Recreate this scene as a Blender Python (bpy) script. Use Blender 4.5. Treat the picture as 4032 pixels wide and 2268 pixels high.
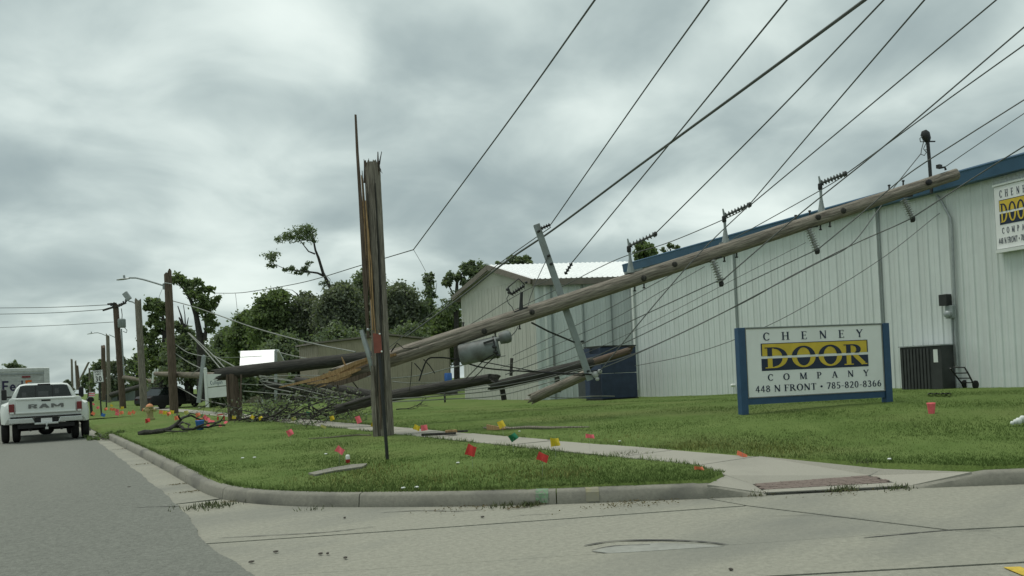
import bpy, math, random
import numpy as np
from mathutils import Vector, Matrix

# ------------------------------------------------------------------ scene, camera, sky, sun, exposure
scene = bpy.context.scene
for o in list(bpy.data.objects):
    bpy.data.objects.remove(o)
scene.render.resolution_x, scene.render.resolution_y = 1024, 576
scene.view_settings.view_transform = 'Standard'
scene.view_settings.look = 'None'
scene.view_settings.exposure = 0.52
scene.view_settings.gamma = 1.0
scene.render.engine = 'CYCLES'

FOC, PX, PY, EYE = 2900.0, 2016.0, 1425.0, 1.45      # focal length and principal point in photo pixels
YAW, PITCH, ROLL = math.radians(33.45), math.radians(1.0), math.radians(2.5)
FW = np.array([math.sin(YAW)*math.cos(PITCH), math.cos(YAW)*math.cos(PITCH), math.sin(PITCH)])
_r0 = np.array([math.cos(YAW), -math.sin(YAW), 0.0]); _u0 = np.cross(_r0, FW)
RT = _r0*math.cos(ROLL) - _u0*math.sin(ROLL)
UP = _u0*math.cos(ROLL) + _r0*math.sin(ROLL)
CAM = np.array([0.0, 0.0, EYE])

cam_data = bpy.data.cameras.new('camera')
cam = bpy.data.objects.new('camera', cam_data)
scene.collection.objects.link(cam)
cam.matrix_world = Matrix(((RT[0], UP[0], -FW[0], 0), (RT[1], UP[1], -FW[1], 0), (RT[2], UP[2], -FW[2], EYE), (0, 0, 0, 1)))
cam_data.sensor_width = 36.0
cam_data.lens = 36.0*FOC/4032.0
cam_data.shift_y = (PY-1134.0)/4032.0
cam_data.clip_start, cam_data.clip_end = 0.05, 5000.0
scene.camera = cam

SUN_EL, SUN_AZ = math.radians(72), math.radians(318)   # azimuth clockwise from +Y
world = bpy.data.worlds.new('World'); scene.world = world; world.use_nodes = True
nt = world.node_tree; nt.nodes.clear()
def wn(t, **k):
    n = nt.nodes.new(t)
    for a, b in k.items(): setattr(n, a, b)
    return n
def wl(a, b): nt.links.new(a, b)
def wmath(op, a, b=None):
    n = wn('ShaderNodeMath', operation=op)
    for i, v in enumerate((a, b)):
        if v is None: continue
        if isinstance(v, (int, float)): n.inputs[i].default_value = v
        else: wl(v, n.inputs[i])
    return n.outputs[0]
out = wn('ShaderNodeOutputWorld')
OX, OY = 4.2, 13.6   # where in the cloud field the camera stands
sky = wn('ShaderNodeTexSky', sky_type='NISHITA', sun_disc=False)
sky.sun_elevation, sky.sun_rotation = SUN_EL, SUN_AZ
sky.air_density, sky.dust_density = 1.0, 2.0
bg_sky = wn('ShaderNodeBackground'); wl(sky.outputs[0], bg_sky.inputs[0]); bg_sky.inputs[1].default_value = 0.07
tc = wn('ShaderNodeTexCoord'); sep = wn('ShaderNodeSeparateXYZ'); wl(tc.outputs['Generated'], sep.inputs[0])
zz = wmath('ADD', wmath('MAXIMUM', sep.outputs[2], 0.0), 0.30)
comb = wn('ShaderNodeCombineXYZ')
wl(wmath('DIVIDE', sep.outputs[0], zz), comb.inputs[0]); wl(wmath('DIVIDE', sep.outputs[1], zz), comb.inputs[1])
comb.inputs[2].default_value = 1.7
def wnoise(sc, det, rough, off, dist=0.0):
    mp = wn('ShaderNodeMapping'); wl(comb.outputs[0], mp.inputs[0]); mp.inputs['Location'].default_value = off
    n = wn('ShaderNodeTexNoise'); wl(mp.outputs[0], n.inputs['Vector'])
    n.inputs['Scale'].default_value = sc; n.inputs['Detail'].default_value = det; n.inputs['Roughness'].default_value = rough
    n.inputs['Distortion'].default_value = dist
    return n.outputs[0]
n1 = wnoise(1.15, 2.5, 0.42, (OX, OY, 0.0), 0.2)
n2 = wnoise(3.2, 5.5, 0.47, (OX+5.8, OY+3.2, 2.0), 0.3)
nsum = wmath('ADD', wmath('MULTIPLY', n1, 0.58), wmath('MULTIPLY', n2, 0.42))
ramp = wn('ShaderNodeValToRGB'); wl(nsum, ramp.inputs[0])
cr = ramp.color_ramp; cr.interpolation = 'B_SPLINE'
cr.elements[0].position = 0.40; cr.elements[0].color = (0.31, 0.385, 0.382, 1)
cr.elements[1].position = 0.66; cr.elements[1].color = (0.86, 0.95, 0.89, 1)
e = cr.elements.new(0.48); e.color = (0.43, 0.515, 0.498, 1)
e = cr.elements.new(0.555); e.color = (0.625, 0.72, 0.682, 1)
bg_cl = wn('ShaderNodeBackground'); wl(ramp.outputs[0], bg_cl.inputs[0]); bg_cl.inputs[1].default_value = 0.765
mix = wn('ShaderNodeMixShader'); mix.inputs[0].default_value = 0.90
wl(bg_sky.outputs[0], mix.inputs[1]); wl(bg_cl.outputs[0], mix.inputs[2]); wl(mix.outputs[0], out.inputs[0])

sd = bpy.data.lights.new('sun', 'SUN'); sd.energy = 1.5; sd.angle = math.radians(30); sd.color = (1.0, 0.97, 0.90)
sun = bpy.data.objects.new('sun', sd); scene.collection.objects.link(sun)
_sd = Vector((math.sin(SUN_AZ)*math.cos(SUN_EL), math.cos(SUN_AZ)*math.cos(SUN_EL), math.sin(SUN_EL)))
sun.rotation_euler = _sd.to_track_quat('Z', 'Y').to_euler(); sun.location = (0, 0, 40)

rnd = random.Random(7)
RNG = np.random.default_rng(11)

# ------------------------------------------------------------------ measuring helpers: a photo pixel and a distance give a point of the place
def ray(x, y): return FW + RT*(x-PX)/FOC - UP*(y-PY)/FOC
def at(x, y, depth): return CAM + ray(x, y)*depth
def ground(x, y, z=0.0):
    d = ray(x, y); return CAM + d*(z-EYE)/d[2]
def sstep(a, b, x):
    t = np.clip((x-a)/(b-a), 0, 1); return t*t*(3-2*t)
def lawn_z(x, y):
    x = np.asarray(x, float); y = np.asarray(y, float)
    base = 0.15 + 0.05*sstep(2.3, 6.5, x)
    amp = 0.42*(1-sstep(9.0, 26.0, y))
    d2 = x*0.551 + y*0.834 - 8.15
    return base + amp*(1-np.exp(-np.clip(x-8.2, 0, None)/5.0))*sstep(0.2, 5.0, d2)
def on_lawn(x, y, h=0.0):
    p = ground(x, y, 0.2+h)
    z = 0.2
    for _ in range(60):
        z += 0.25*(float(lawn_z(p[0], p[1]))-z); p = ground(x, y, z+h)
    return p

# ------------------------------------------------------------------ mesh helpers
class MB:
    def __init__(self): self.v = []; self.f = []
    def add(self, vs, fs):
        n = len(self.v); self.v.extend([tuple(map(float, p)) for p in vs]); self.f.extend([tuple(i+n for i in f) for f in fs]); return self
    def box(self, c, s, ax=None):
        c = np.array(c, float); hx, hy, hz = [k/2.0 for k in s]
        A = np.eye(3) if ax is None else np.array(ax, float)
        vs = [c + A[0]*sx*hx + A[1]*sy*hy + A[2]*sz*hz for sx in (-1, 1) for sy in (-1, 1) for sz in (-1, 1)]
        return self.add(vs, [(0, 1, 3, 2), (4, 6, 7, 5), (0, 4, 5, 1), (2, 3, 7, 6), (0, 2, 6, 4), (1, 5, 7, 3)])
    def bar(self, a, b, w, h, up=(0, 0, 1)):
        a = np.array(a, float); b = np.array(b, float); d = b-a; L = np.linalg.norm(d); d = d/L
        s = np.cross(d, np.array(up, float)); s /= np.linalg.norm(s); u = np.cross(s, d)
        return self.box((a+b)/2, (L, w, h), (d, s, u))
    def tube(self, pts, rad, n=8, caps=True):
        P = [np.array(p, float) for p in pts]; m = len(P)
        R = rad if hasattr(rad, '__len__') else [rad]*m
        vs = []; prev = None
        for i in range(m):
            t = P[min(i+1, m-1)] - P[max(i-1, 0)]; t = t/(np.linalg.norm(t)+1e-9)
            if prev is None:
                ref = np.array([0, 0, 1.0]) if abs(t[2]) < 0.9 else np.array([1.0, 0, 0])
                u = np.cross(t, ref)
            else:
                u = prev - t*np.dot(prev, t)
            u = u/(np.linalg.norm(u)+1e-9); prev = u; w = np.cross(t, u)
            for k in range(n):
                a = 2*math.pi*k/n
                vs.append(P[i] + R[i]*(math.cos(a)*u + math.sin(a)*w))
        fs = [(i*n+k, i*n+(k+1) % n, (i+1)*n+(k+1) % n, (i+1)*n+k) for i in range(m-1) for k in range(n)]
        if caps: fs += [tuple(range(n-1, -1, -1)), tuple((m-1)*n+k for k in range(n))]
        return self.add(vs, fs)
    def lathe(self, a, d, prof, n=12):
        """rings of (distance along d, radius) from point a"""
        a = np.array(a, float); d = np.array(d, float); d /= np.linalg.norm(d)
        ref = np.array([0, 0, 1.0]) if abs(d[2]) < 0.9 else np.array([1.0, 0, 0])
        u = np.cross(d, ref); u /= np.linalg.norm(u); w = np.cross(d, u)
        vs = [a + d*t + r*(math.cos(2*math.pi*k/n)*u + math.sin(2*math.pi*k/n)*w) for t, r in prof for k in range(n)]
        m = len(prof)
        fs = [(i*n+k, i*n+(k+1) % n, (i+1)*n+(k+1) % n, (i+1)*n+k) for i in range(m-1) for k in range(n)]
        fs += [tuple(range(n-1, -1, -1)), tuple((m-1)*n+k for k in range(n))]
        return self.add(vs, fs)
    def prism(self, poly, off):
        """polygon of 3-d points thickened by the vector off"""
        n = len(poly); off = np.array(off, float)
        vs = [np.array(p, float) for p in poly] + [np.array(p, float)+off for p in poly]
        fs = [tuple(range(n-1, -1, -1)), tuple(range(n, 2*n))] + [(i, (i+1) % n, n+(i+1) % n, n+i) for i in range(n)]
        return self.add(vs, fs)
    def loft(self, rings, closed=True, caps=True):
        n = len(rings[0]); m = len(rings)
        vs = [p for r in rings for p in r]
        K = n if closed else n-1
        fs = [(i*n+k, i*n+(k+1) % n, (i+1)*n+(k+1) % n, (i+1)*n+k) for i in range(m-1) for k in range(K)]
        if caps: fs += [tuple(range(n-1, -1, -1)), tuple((m-1)*n+k for k in range(n))]
        return self.add(vs, fs)
    def ball(self, c, r, n=8, m=6):
        r = np.array(r if hasattr(r, '__len__') else (r, r, r), float); c = np.array(c, float)
        rings = []
        for i in range(1, m):
            t = math.pi*i/m
            rings.append([c + r*np.array([math.sin(t)*math.cos(2*math.pi*k/n), math.sin(t)*math.sin(2*math.pi*k/n), -math.cos(t)]) for k in range(n)])
        return self.loft(rings)

ORIG = {}
def link(o, parent=None, origin=(0, 0, 0)):
    scene.collection.objects.link(o)
    if parent is not None: o.parent = parent
    ORIG[o.name] = np.array(origin, float)
    return o
def mesh_from(name, mb, mat, smooth=False):
    me = bpy.data.meshes.new(name); me.from_pydata(mb.v, [], mb.f)
    if mat: me.materials.append(mat)
    if smooth: me.polygons.foreach_set('use_smooth', [True]*len(me.polygons))
    me.update(); return me
def origin_of(parent): return ORIG[parent.name] if parent is not None else None
def build(name, mb, mat, parent=None, smooth=False, bevel=0.0, fix=True):
    """vertices are given in world space; the object sits at its parent's base"""
    if parent is not None:
        og = origin_of(parent)
    else:
        V = np.array(mb.v); og = np.array([V[:, 0].mean(), V[:, 1].mean(), V[:, 2].min()])
    mb.v = [(p[0]-og[0], p[1]-og[1], p[2]-og[2]) for p in mb.v]
    me = mesh_from(name, mb, mat, smooth)
    if fix:
        import bmesh
        bm = bmesh.new(); bm.from_mesh(me); bmesh.ops.recalc_face_normals(bm, faces=bm.faces[:]); bm.to_mesh(me); bm.free()
        if smooth:
            me.polygons.foreach_set('use_smooth', [True]*len(me.polygons))
            try: me.set_sharp_from_angle(angle=math.radians(40))
            except Exception: pass
    o = bpy.data.objects.new(name, me)
    if parent is None: o.location = og
    link(o, parent, og)
    if bevel:
        b = o.modifiers.new('bevel', 'BEVEL'); b.width = bevel; b.segments = 2; b.limit_method = 'ANGLE'; b.angle_limit = math.radians(35)
    return o
def tag(o, label, cat, group=None):
    o['label'] = label; o['category'] = cat
    if group: o['group'] = group
    return o
def thing(name, label, cat, loc, group=None):
    o = bpy.data.objects.new(name, None); o.empty_display_size = 0.2; o.location = tuple(map(float, loc))
    link(o, None, loc); return tag(o, label, cat, group)
def structure(o):
    o['kind'] = 'structure'; return o
def setting(name, loc=(0, 0, 0)):
    o = bpy.data.objects.new(name, None); o.empty_display_size = 0.2; o.location = loc; link(o, None, loc); return structure(o)
def share(name, me, parent, mat4):
    """a further piece that shares mesh data; mat4 is in world space"""
    o = bpy.data.objects.new(name, me); link(o, parent, origin_of(parent) if parent is not None else (0, 0, 0))
    og = origin_of(parent) if parent is not None else np.zeros(3)
    o.matrix_local = Matrix.Translation(Vector(tuple(-og))) @ mat4
    return o
def axis_matrix(a, b, spin=0.0):
    a = Vector(tuple(a)); b = Vector(tuple(b)); q = (b-a).to_track_quat('Z', 'Y')
    return Matrix.Translation(a) @ q.to_matrix().to_4x4() @ Matrix.Rotation(spin, 4, 'Z')

# ------------------------------------------------------------------ procedural materials
MATS = {}
def M(name, col, rough=0.8, var=0.15, scale=6.0, bump=0.0, bscale=None, metal=0.0, stretch=(1, 1, 1), col2=None, island=0.0, detail=4.0, spec=0.35, streak=None, coords='Object'):
    if name in MATS: return MATS[name]
    m = bpy.data.materials.new(name); m.use_nodes = True; t = m.node_tree; N = t.nodes; L = t.links
    b = N['Principled BSDF']; b.inputs['Roughness'].default_value = rough; b.inputs['Metallic'].default_value = metal
    b.inputs['Specular IOR Level'].default_value = spec
    tcn = N.new('ShaderNodeTexCoord'); mp = N.new('ShaderNodeMapping'); L.new(tcn.outputs[coords], mp.inputs[0]); mp.inputs['Scale'].default_value = stretch
    nz = N.new('ShaderNodeTexNoise'); L.new(mp.outputs[0], nz.inputs['Vector']); nz.inputs['Scale'].default_value = scale; nz.inputs['Detail'].default_value = detail; nz.inputs['Roughness'].default_value = 0.6
    rp = N.new('ShaderNodeValToRGB'); L.new(nz.outputs[0], rp.inputs[0])
    c2 = col2 if col2 else tuple(min(1, c*(1+var)) for c in col)
    c1 = col if col2 else tuple(c*(1-var) for c in col)
    rp.color_ramp.elements[0].position = 0.3; rp.color_ramp.elements[0].color = (*c1, 1)
    rp.color_ramp.elements[1].position = 0.7; rp.color_ramp.elements[1].color = (*c2, 1)
    csock = rp.outputs[0]
    if streak:
        # second, differently stretched layer of wear: (colour, scale, stretch, lo, hi, amount)
        sc, ss, sst, lo, hi, am = streak
        mp2 = N.new('ShaderNodeMapping'); L.new(tcn.outputs[coords], mp2.inputs[0]); mp2.inputs['Scale'].default_value = sst; mp2.inputs['Location'].default_value = (3.1, 7.7, 1.3)
        n2_ = N.new('ShaderNodeTexNoise'); L.new(mp2.outputs[0], n2_.inputs['Vector']); n2_.inputs['Scale'].default_value = ss; n2_.inputs['Detail'].default_value = 5.0
        mr = N.new('ShaderNodeMapRange'); L.new(n2_.outputs[0], mr.inputs[0]); mr.inputs[1].default_value = lo; mr.inputs[2].default_value = hi; mr.inputs[4].default_value = am
        mx = N.new('ShaderNodeMix'); mx.data_type = 'RGBA'; L.new(mr.outputs[0], mx.inputs[0]); L.new(csock, mx.inputs[6]); mx.inputs[7].default_value = (*sc, 1)
        csock = mx.outputs[2]
    if island:
        gi = N.new('ShaderNodeNewGeometry'); hs = N.new('ShaderNodeHueSaturation')
        mr = N.new('ShaderNodeMapRange'); L.new(gi.outputs['Random Per Island'], mr.inputs[0]); mr.inputs[3].default_value = 1-island; mr.inputs[4].default_value = 1+island
        L.new(mr.outputs[0], hs.inputs['Value']); L.new(csock, hs.inputs['Color']); csock = hs.outputs[0]
    L.new(csock, b.inputs['Base Color'])
    if bump:
        bz = N.new('ShaderNodeTexNoise'); L.new(mp.outputs[0], bz.inputs['Vector']); bz.inputs['Scale'].default_value = bscale or scale*3; bz.inputs['Detail'].default_value = 6
        bp = N.new('ShaderNodeBump'); bp.inputs['Strength'].default_value = min(1.0, bump); bp.inputs['Distance'].default_value = 0.02*max(1, bump)
        L.new(bz.outputs[0], bp.inputs['Height']); L.new(bp.outputs[0], b.inputs['Normal'])
    MATS[name] = m; return m
def leaf_mat(name, col, col2):
    m = M(name, col, 0.6, scale=0.9, col2=col2, island=0.45, spec=0.25)
    t = m.node_tree; b = t.nodes['Principled BSDF']
    tr = t.nodes.new('ShaderNodeBsdfTranslucent'); tr.inputs[0].default_value = (col2[0]*1.2, col2[1]*1.4, col2[2]*0.7, 1)
    ms = t.nodes.new('ShaderNodeMixShader'); ms.inputs[0].default_value = 0.32
    o = t.nodes['Material Output']; t.links.new(b.outputs[0], ms.inputs[1]); t.links.new(tr.outputs[0], ms.inputs[2]); t.links.new(ms.outputs[0], o.inputs[0])
    return m

m_lawn = M('lawn_turf', (0.084, 0.132, 0.033), 0.95, scale=1.1, col2=(0.125, 0.175, 0.052), bump=0.9, bscale=45, spec=0.1, streak=((0.145, 0.155, 0.06), 0.35, (1, 1, 1), 0.5, 0.75, 0.5))
m_grass = M('grass_blade', (0.088, 0.140, 0.036), 0.85, scale=0.8, col2=(0.128, 0.180, 0.056), island=0.16, spec=0.12, streak=((0.165, 0.180, 0.075), 0.45, (1, 1, 1), 0.5, 0.78, 0.6))
m_asphalt = M('asphalt', (0.165, 0.172, 0.150), 0.92, var=0.24, scale=28, bump=0.7, bscale=60, detail=9, spec=0.15, streak=((0.20, 0.205, 0.178), 0.5, (1, 0.18, 1), 0.42, 0.7, 0.6))
m_concrete = M('street_concrete', (0.265, 0.262, 0.216), 0.9, var=0.15, scale=20, bump=0.5, bscale=45, detail=9, spec=0.2, streak=((0.17, 0.175, 0.155), 0.75, (0.45, 1.2, 1), 0.46, 0.70, 0.75))
m_kerb = M('kerb_concrete', (0.215, 0.21, 0.175), 0.9, var=0.12, scale=25, bump=0.3, bscale=110, spec=0.2, streak=((0.10, 0.10, 0.09), 1.3, (1, 1, 2.0), 0.48, 0.70, 0.8))
m_walk = M('pavement_concrete', (0.31, 0.30, 0.255), 0.9, var=0.08, scale=60, bump=0.2, bscale=140, spec=0.2, streak=((0.215, 0.21, 0.18), 1.1, (1, 1, 1), 0.5, 0.8, 0.7))
m_joint = M('joint_filler', (0.045, 0.045, 0.04), 0.95, scale=20)
m_tar = M('crack_sealer', (0.07, 0.07, 0.065), 0.8, scale=20)
m_brick = M('ramp_brick', (0.165, 0.13, 0.112), 0.9, var=0.25, scale=30, bump=0.3)
m_wood = M('weathered_pole_wood', (0.088, 0.078, 0.065), 0.9, scale=5.0, col2=(0.33, 0.30, 0.25), bump=1.0, bscale=9, stretch=(7, 7, 0.5), spec=0.15, detail=8)
m_brown = M('brown_pole_wood', (0.055, 0.042, 0.033), 0.9, scale=5.0, col2=(0.19, 0.145, 0.112), bump=1.0, bscale=9, stretch=(7, 7, 0.4), spec=0.15, detail=8)
m_darkwood = M('dark_log_wood', (0.022, 0.022, 0.021), 0.9, scale=5.0, col2=(0.085, 0.082, 0.072), bump=1.0, bscale=9, stretch=(7, 7, 0.5), spec=0.15, detail=8)
m_fresh = M('fresh_split_wood', (0.24, 0.14, 0.065), 0.8, scale=5.0, col2=(0.50, 0.34, 0.18), bump=0.8, bscale=10, stretch=(9, 9, 0.7), spec=0.2, detail=7)
m_bark = M('bark', (0.04, 0.036, 0.031), 0.95, scale=8, col2=(0.10, 0.09, 0.077), bump=0.8)
m_galv = M('galvanised_steel', (0.30, 0.33, 0.33), 0.5, var=0.12, scale=9, metal=0.3, spec=0.4)
m_grey = M('grey_painted_steel', (0.235, 0.27, 0.265), 0.5, var=0.1, scale=7, spec=0.4, streak=((0.14, 0.13, 0.11), 2.5, (1, 1, 0.4), 0.55, 0.75, 0.6))
m_dark = M('dark_metal', (0.022, 0.024, 0.024), 0.5, var=0.2, scale=9, spec=0.4)
m_porc = M('grey_insulator', (0.10, 0.11, 0.105), 0.35, var=0.2, scale=20, spec=0.5)
m_porcl = M('pale_insulator', (0.36, 0.375, 0.36), 0.35, var=0.2, scale=20, spec=0.5)
m_wire = M('conductor', (0.10, 0.108, 0.104), 0.6, var=0.15, scale=4, spec=0.3)
m_wirel = M('bare_aluminium_wire', (0.20, 0.21, 0.185), 0.6, var=0.2, scale=4, spec=0.3)
m_white = M('white_paint', (0.66, 0.69, 0.66), 0.45, var=0.05, scale=3, spec=0.4)
m_board = M('white_board', (0.80, 0.81, 0.80), 0.5, var=0.03, scale=2, spec=0.3, streak=((0.55, 0.56, 0.52), 1.5, (1, 1, 0.4), 0.55, 0.8, 0.4))
m_navy = M('navy_print', (0.018, 0.028, 0.060), 0.5, var=0.1, scale=6)
m_gold = M('gold_print', (0.62, 0.45, 0.05), 0.5, var=0.08, scale=6)
m_bluepaint = M('blue_paint', (0.028, 0.075, 0.15), 0.5, var=0.12, scale=5, spec=0.4)
m_wall = M('white_wall_sheet', (0.60, 0.645, 0.63), 0.5, var=0.05, scale=1.5, spec=0.35, streak=((0.46, 0.48, 0.46), 0.8, (3.0, 3.0, 0.12), 0.55, 0.8, 0.55))
m_tan = M('tan_wall_sheet', (0.32, 0.285, 0.215), 0.6, var=0.08, scale=1.5, spec=0.3, streak=((0.25, 0.22, 0.165), 0.8, (3.0, 3.0, 0.12), 0.5, 0.8, 0.5))
m_beige = M('beige_wall_sheet', (0.48, 0.48, 0.435), 0.6, var=0.05, scale=1.5, spec=0.3, streak=((0.33, 0.33, 0.29), 0.8, (3.0, 3.0, 0.12), 0.5, 0.8, 0.5))
m_roofw = M('white_roof_sheet', (0.86, 0.88, 0.87), 0.35, var=0.03, scale=2, spec=0.5)
m_trim = M('brown_trim', (0.17, 0.15, 0.125), 0.6, var=0.12, scale=4)
m_blueroof = M('blue_trim_sheet', (0.045, 0.105, 0.18), 0.45, var=0.1, scale=2, spec=0.4)
m_glass = M('dark_glass', (0.012, 0.016, 0.016), 0.08, var=0.1, scale=2, spec=0.6)
m_rubber = M('tyre_rubber', (0.014, 0.014, 0.014), 0.85, var=0.2, scale=14, bump=0.3)
m_black = M('black_paint', (0.012, 0.012, 0.013), 0.45, var=0.2, scale=5)
m_red = M('red_lens', (0.17, 0.012, 0.014), 0.25, var=0.15, scale=9, spec=0.5)
m_chrome = M('bumper_chrome', (0.50, 0.52, 0.51), 0.22, var=0.06, scale=4, metal=0.75)
m_truckw = M('white_car_paint', (0.68, 0.71, 0.68), 0.28, var=0.02, scale=2, spec=0.5)
m_rust = M('rusty_red_sign', (0.21, 0.065, 0.045), 0.6, var=0.2, scale=9)
m_trunk = M('dark_bark', (0.022, 0.021, 0.019), 0.95, scale=8, col2=(0.06, 0.056, 0.05), bump=0.8)
m_leafA = leaf_mat('leaf_dark', (0.095, 0.128, 0.080), (0.175, 0.210, 0.130))
m_leafB = leaf_mat('leaf_mid', (0.082, 0.120, 0.056), (0.165, 0.208, 0.098))
m_leafC = leaf_mat('leaf_grey', (0.115, 0.138, 0.105), (0.195, 0.215, 0.160))
m_leafD = leaf_mat('leaf_brown', (0.075, 0.055, 0.030), (0.13, 0.105, 0.055))

# ------------------------------------------------------------------ ground, streets, kerbs, pavement
def sheet(name, poly, mat, z=0.0, thick=0.05, parent=None):
    mb = MB(); mb.prism([(p[0], p[1], z) for p in poly], (0, 0, -thick)); return build(name, mb, mat, parent)
def inside(px, py, poly):
    px = np.asarray(px); py = np.asarray(py); r = np.zeros(px.shape, bool); n = len(poly)
    for i in range(n):
        x0, y0 = poly[i]; x1, y1 = poly[(i+1) % n]
        if y0 == y1: continue
        c = ((y0 > py) != (y1 > py)) & (px < (x1-x0)*(py-y0)/(y1-y0)+x0); r ^= c
    return r

mb = MB(); mb.add([(-900, -300, -0.4), (900, -300, -0.4), (900, 2600, -0.4), (-900, 2600, -0.4)], [(0, 1, 2, 3)])
structure(build('ground', mb, m_lawn, fix=False))

# kerb line (foot of the kerb face) measured on the photograph
KERB_A = [(2.06, 26.2), (2.06, 22.5), (2.06, 19.0), (2.05, 16.5), (2.04, 14.4), (2.02, 12.4), (2.01, 11.2), (2.05, 10.35), (2.17, 9.75), (2.42, 9.15), (2.75, 8.62), (3.15, 8.15), (3.66, 7.62), (4.25, 7.05), (5.0, 6.46), (5.78, 5.91), (6.25, 5.58), (6.73, 5.25)]
KERB_B = [(8.12, 4.42), (8.62, 4.07), (9.4, 3.52), (11.0, 2.42), (14.0, 0.4), (20.0, -3.6)]
KERB_C = [(2.06, 33.0), (2.06, 45.0), (2.06, 70.0), (2.06, 140.0)]
def resample(poly, step):
    P = [np.array(p, float) for p in poly]
    # Catmull-Rom through the points for a smooth corner
    outp = []
    for i in range(len(P)-1):
        p0 = P[max(i-1, 0)]; p1 = P[i]; p2 = P[i+1]; p3 = P[min(i+2, len(P)-1)]
        k = max(2, int(np.linalg.norm(p2-p1)/step))
        for j in range(k):
            t = j/k
            outp.append(0.5*((2*p1)+(-p0+p2)*t+(2*p0-5*p1+4*p2-p3)*t*t+(-p0+3*p1-3*p2+p3)*t**3))
    outp.append(P[-1]); return outp
def offset(line, d):
    o = []
    for i, p in enumerate(line):
        t = line[min(i+1, len(line)-1)]-line[max(i-1, 0)]; t /= np.linalg.norm(t)
        o.append(p+np.array([-t[1], t[0]])*d)
    return o
kA = resample(KERB_A, 0.12); kB = resample(KERB_B, 0.12); kC = resample(KERB_C, 1.0)
kerb = setting('kerb')
def kerb_pieces(line, seg_len, taper_end=None, taper_start=None):
    """sweeps the kerb profile in lengths that meet at open joints; the ends at the ramp run down to the street"""
    s = [0.0]
    for i in range(1, len(line)): s.append(s[-1]+np.linalg.norm(line[i]-line[i-1]))
    tot = s[-1]; n = max(1, round(tot/seg_len))
    cuts = [tot*k/n for k in range(n+1)]
    def pt(d):
        i = int(np.searchsorted(s, d)); i = min(max(i, 1), len(line)-1)
        t = (d-s[i-1])/(s[i]-s[i-1]+1e-9); p = line[i-1]*(1-t)+line[i]*t
        tg = line[i]-line[i-1]; tg = tg/np.linalg.norm(tg); return p, np.array([-tg[1], tg[0]])
    for k in range(n):
        a = cuts[k]+(0.006 if k else 0); b = cuts[k+1]-(0.006 if k < n-1 else 0)
        m = max(2, int((b-a)/0.15)+1); rings = []
        for j in range(m+1):
            d = a+(b-a)*j/m; p, nn = pt(d); h = 0.15
            if taper_end: h = 0.15*min(1, max(0.10, (tot-d)/taper_end))
            if taper_start: h = 0.15*min(1, max(0.10, d/taper_start))
            jig = 0.004*math.sin(d*5.1)+0.003*math.sin(d*13.3)
            prof = [(0.0, -0.1), (0.0, 0.003), (0.02, h*0.8), (0.045+jig, h*0.97), (0.075, h+0.002), (0.165+jig*2, h+0.002), (0.17, -0.1)]
            rings.append([(p[0]+nn[0]*o_, p[1]+nn[1]*o_, z_) for o_, z_ in prof])
        mb = MB(); mb.loft(rings); o = build('kerbstone', mb, m_kerb, kerb, smooth=True)
kerb_pieces(kA, 2.3, taper_end=0.62)
kerb_pieces(kB, 2.6, taper_start=0.85)
kerb_pieces(kC, 12.0)
# utility paint sprayed on the kerb face and top
def kerb_paint(x0, x1, mat):
    idx = [i for i, p in enumerate(kA) if x0 <= p[0] <= x1 and p[1] < 9]
    L = [kA[i] for i in idx]; N_ = offset(L, 1.0)
    rings = []
    for p, q in zip(L, N_):
        nn = q-p
        rings.append([(p[0]+nn[0]*o_, p[1]+nn[1]*o_, z_) for o_, z_ in ((-0.004, 0.02), (0.014, 0.12), (0.04, 0.152), (0.075, 0.157), (0.15, 0.157))])
    mb = MB(); mb.loft(rings, closed=False, caps=False); build('paint_mark', mb, mat, kerb, fix=False)
m_pgreen = M('green_marking_paint', (0.15, 0.26, 0.15), 0.9, var=0.3, scale=30, streak=((0.215, 0.215, 0.185), 40, (1, 1, 1), 0.45, 0.6, 1.0))
m_pyel = M('yellow_marking_paint', (0.25, 0.232, 0.14), 0.9, var=0.2, scale=12, streak=((0.22, 0.218, 0.185), 6, (1, 1, 1), 0.30, 0.70, 1.0))
kerb_paint(4.62, 4.80, m_pgreen); kerb_paint(5.02, 5.30, m_pyel)

# street: dark base, asphalt carriageway, concrete gutter and concrete side street in slabs
EDGE = [(1.73, 400.0), (1.73, 60), (1.73, 26.0), (1.68, 20.0), (1.63, 15.5), (1.585, 12.5), (1.54, 9.9), (1.44, 8.5), (1.36, 7.36), (1.37, 6.6), (1.40, 5.9), (1.44, 4.6), (1.5, 2.0), (1.5, -12.0)]
mb = MB(); mb.add([(-60, -40, -0.03), (60, -40, -0.03), (60, 8.0, -0.03), (2.2, 12.0, -0.03), (2.2, 500, -0.03), (-60, 500, -0.03)], [(0, 1, 2, 3, 4, 5)])
structure(build('street_base', mb, m_joint, fix=False))
es = []
for i in range(len(EDGE)-1):
    a = np.array(EDGE[i]); b = np.array(EDGE[i+1]); k = max(1, min(120, int(np.linalg.norm(b-a)/0.05)))
    for j in range(k):
        p = a+(b-a)*j/k
        w = (0.012*math.sin(p[1]*2.3)+0.008*math.sin(p[1]*7.1)+0.006*rnd.uniform(-1, 1)) if p[1] < 40 else 0
        es.append((p[0]+w, p[1]))
es.append(EDGE[-1])
mb = MB(); mb.prism([(x, y, 0.012) for x, y in es] + [(-40.0, -12.0, 0.012), (-40.0, 400.0, 0.012)], (0, 0, -0.02))
structure(build('asphalt_road', mb, m_asphalt))

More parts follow.
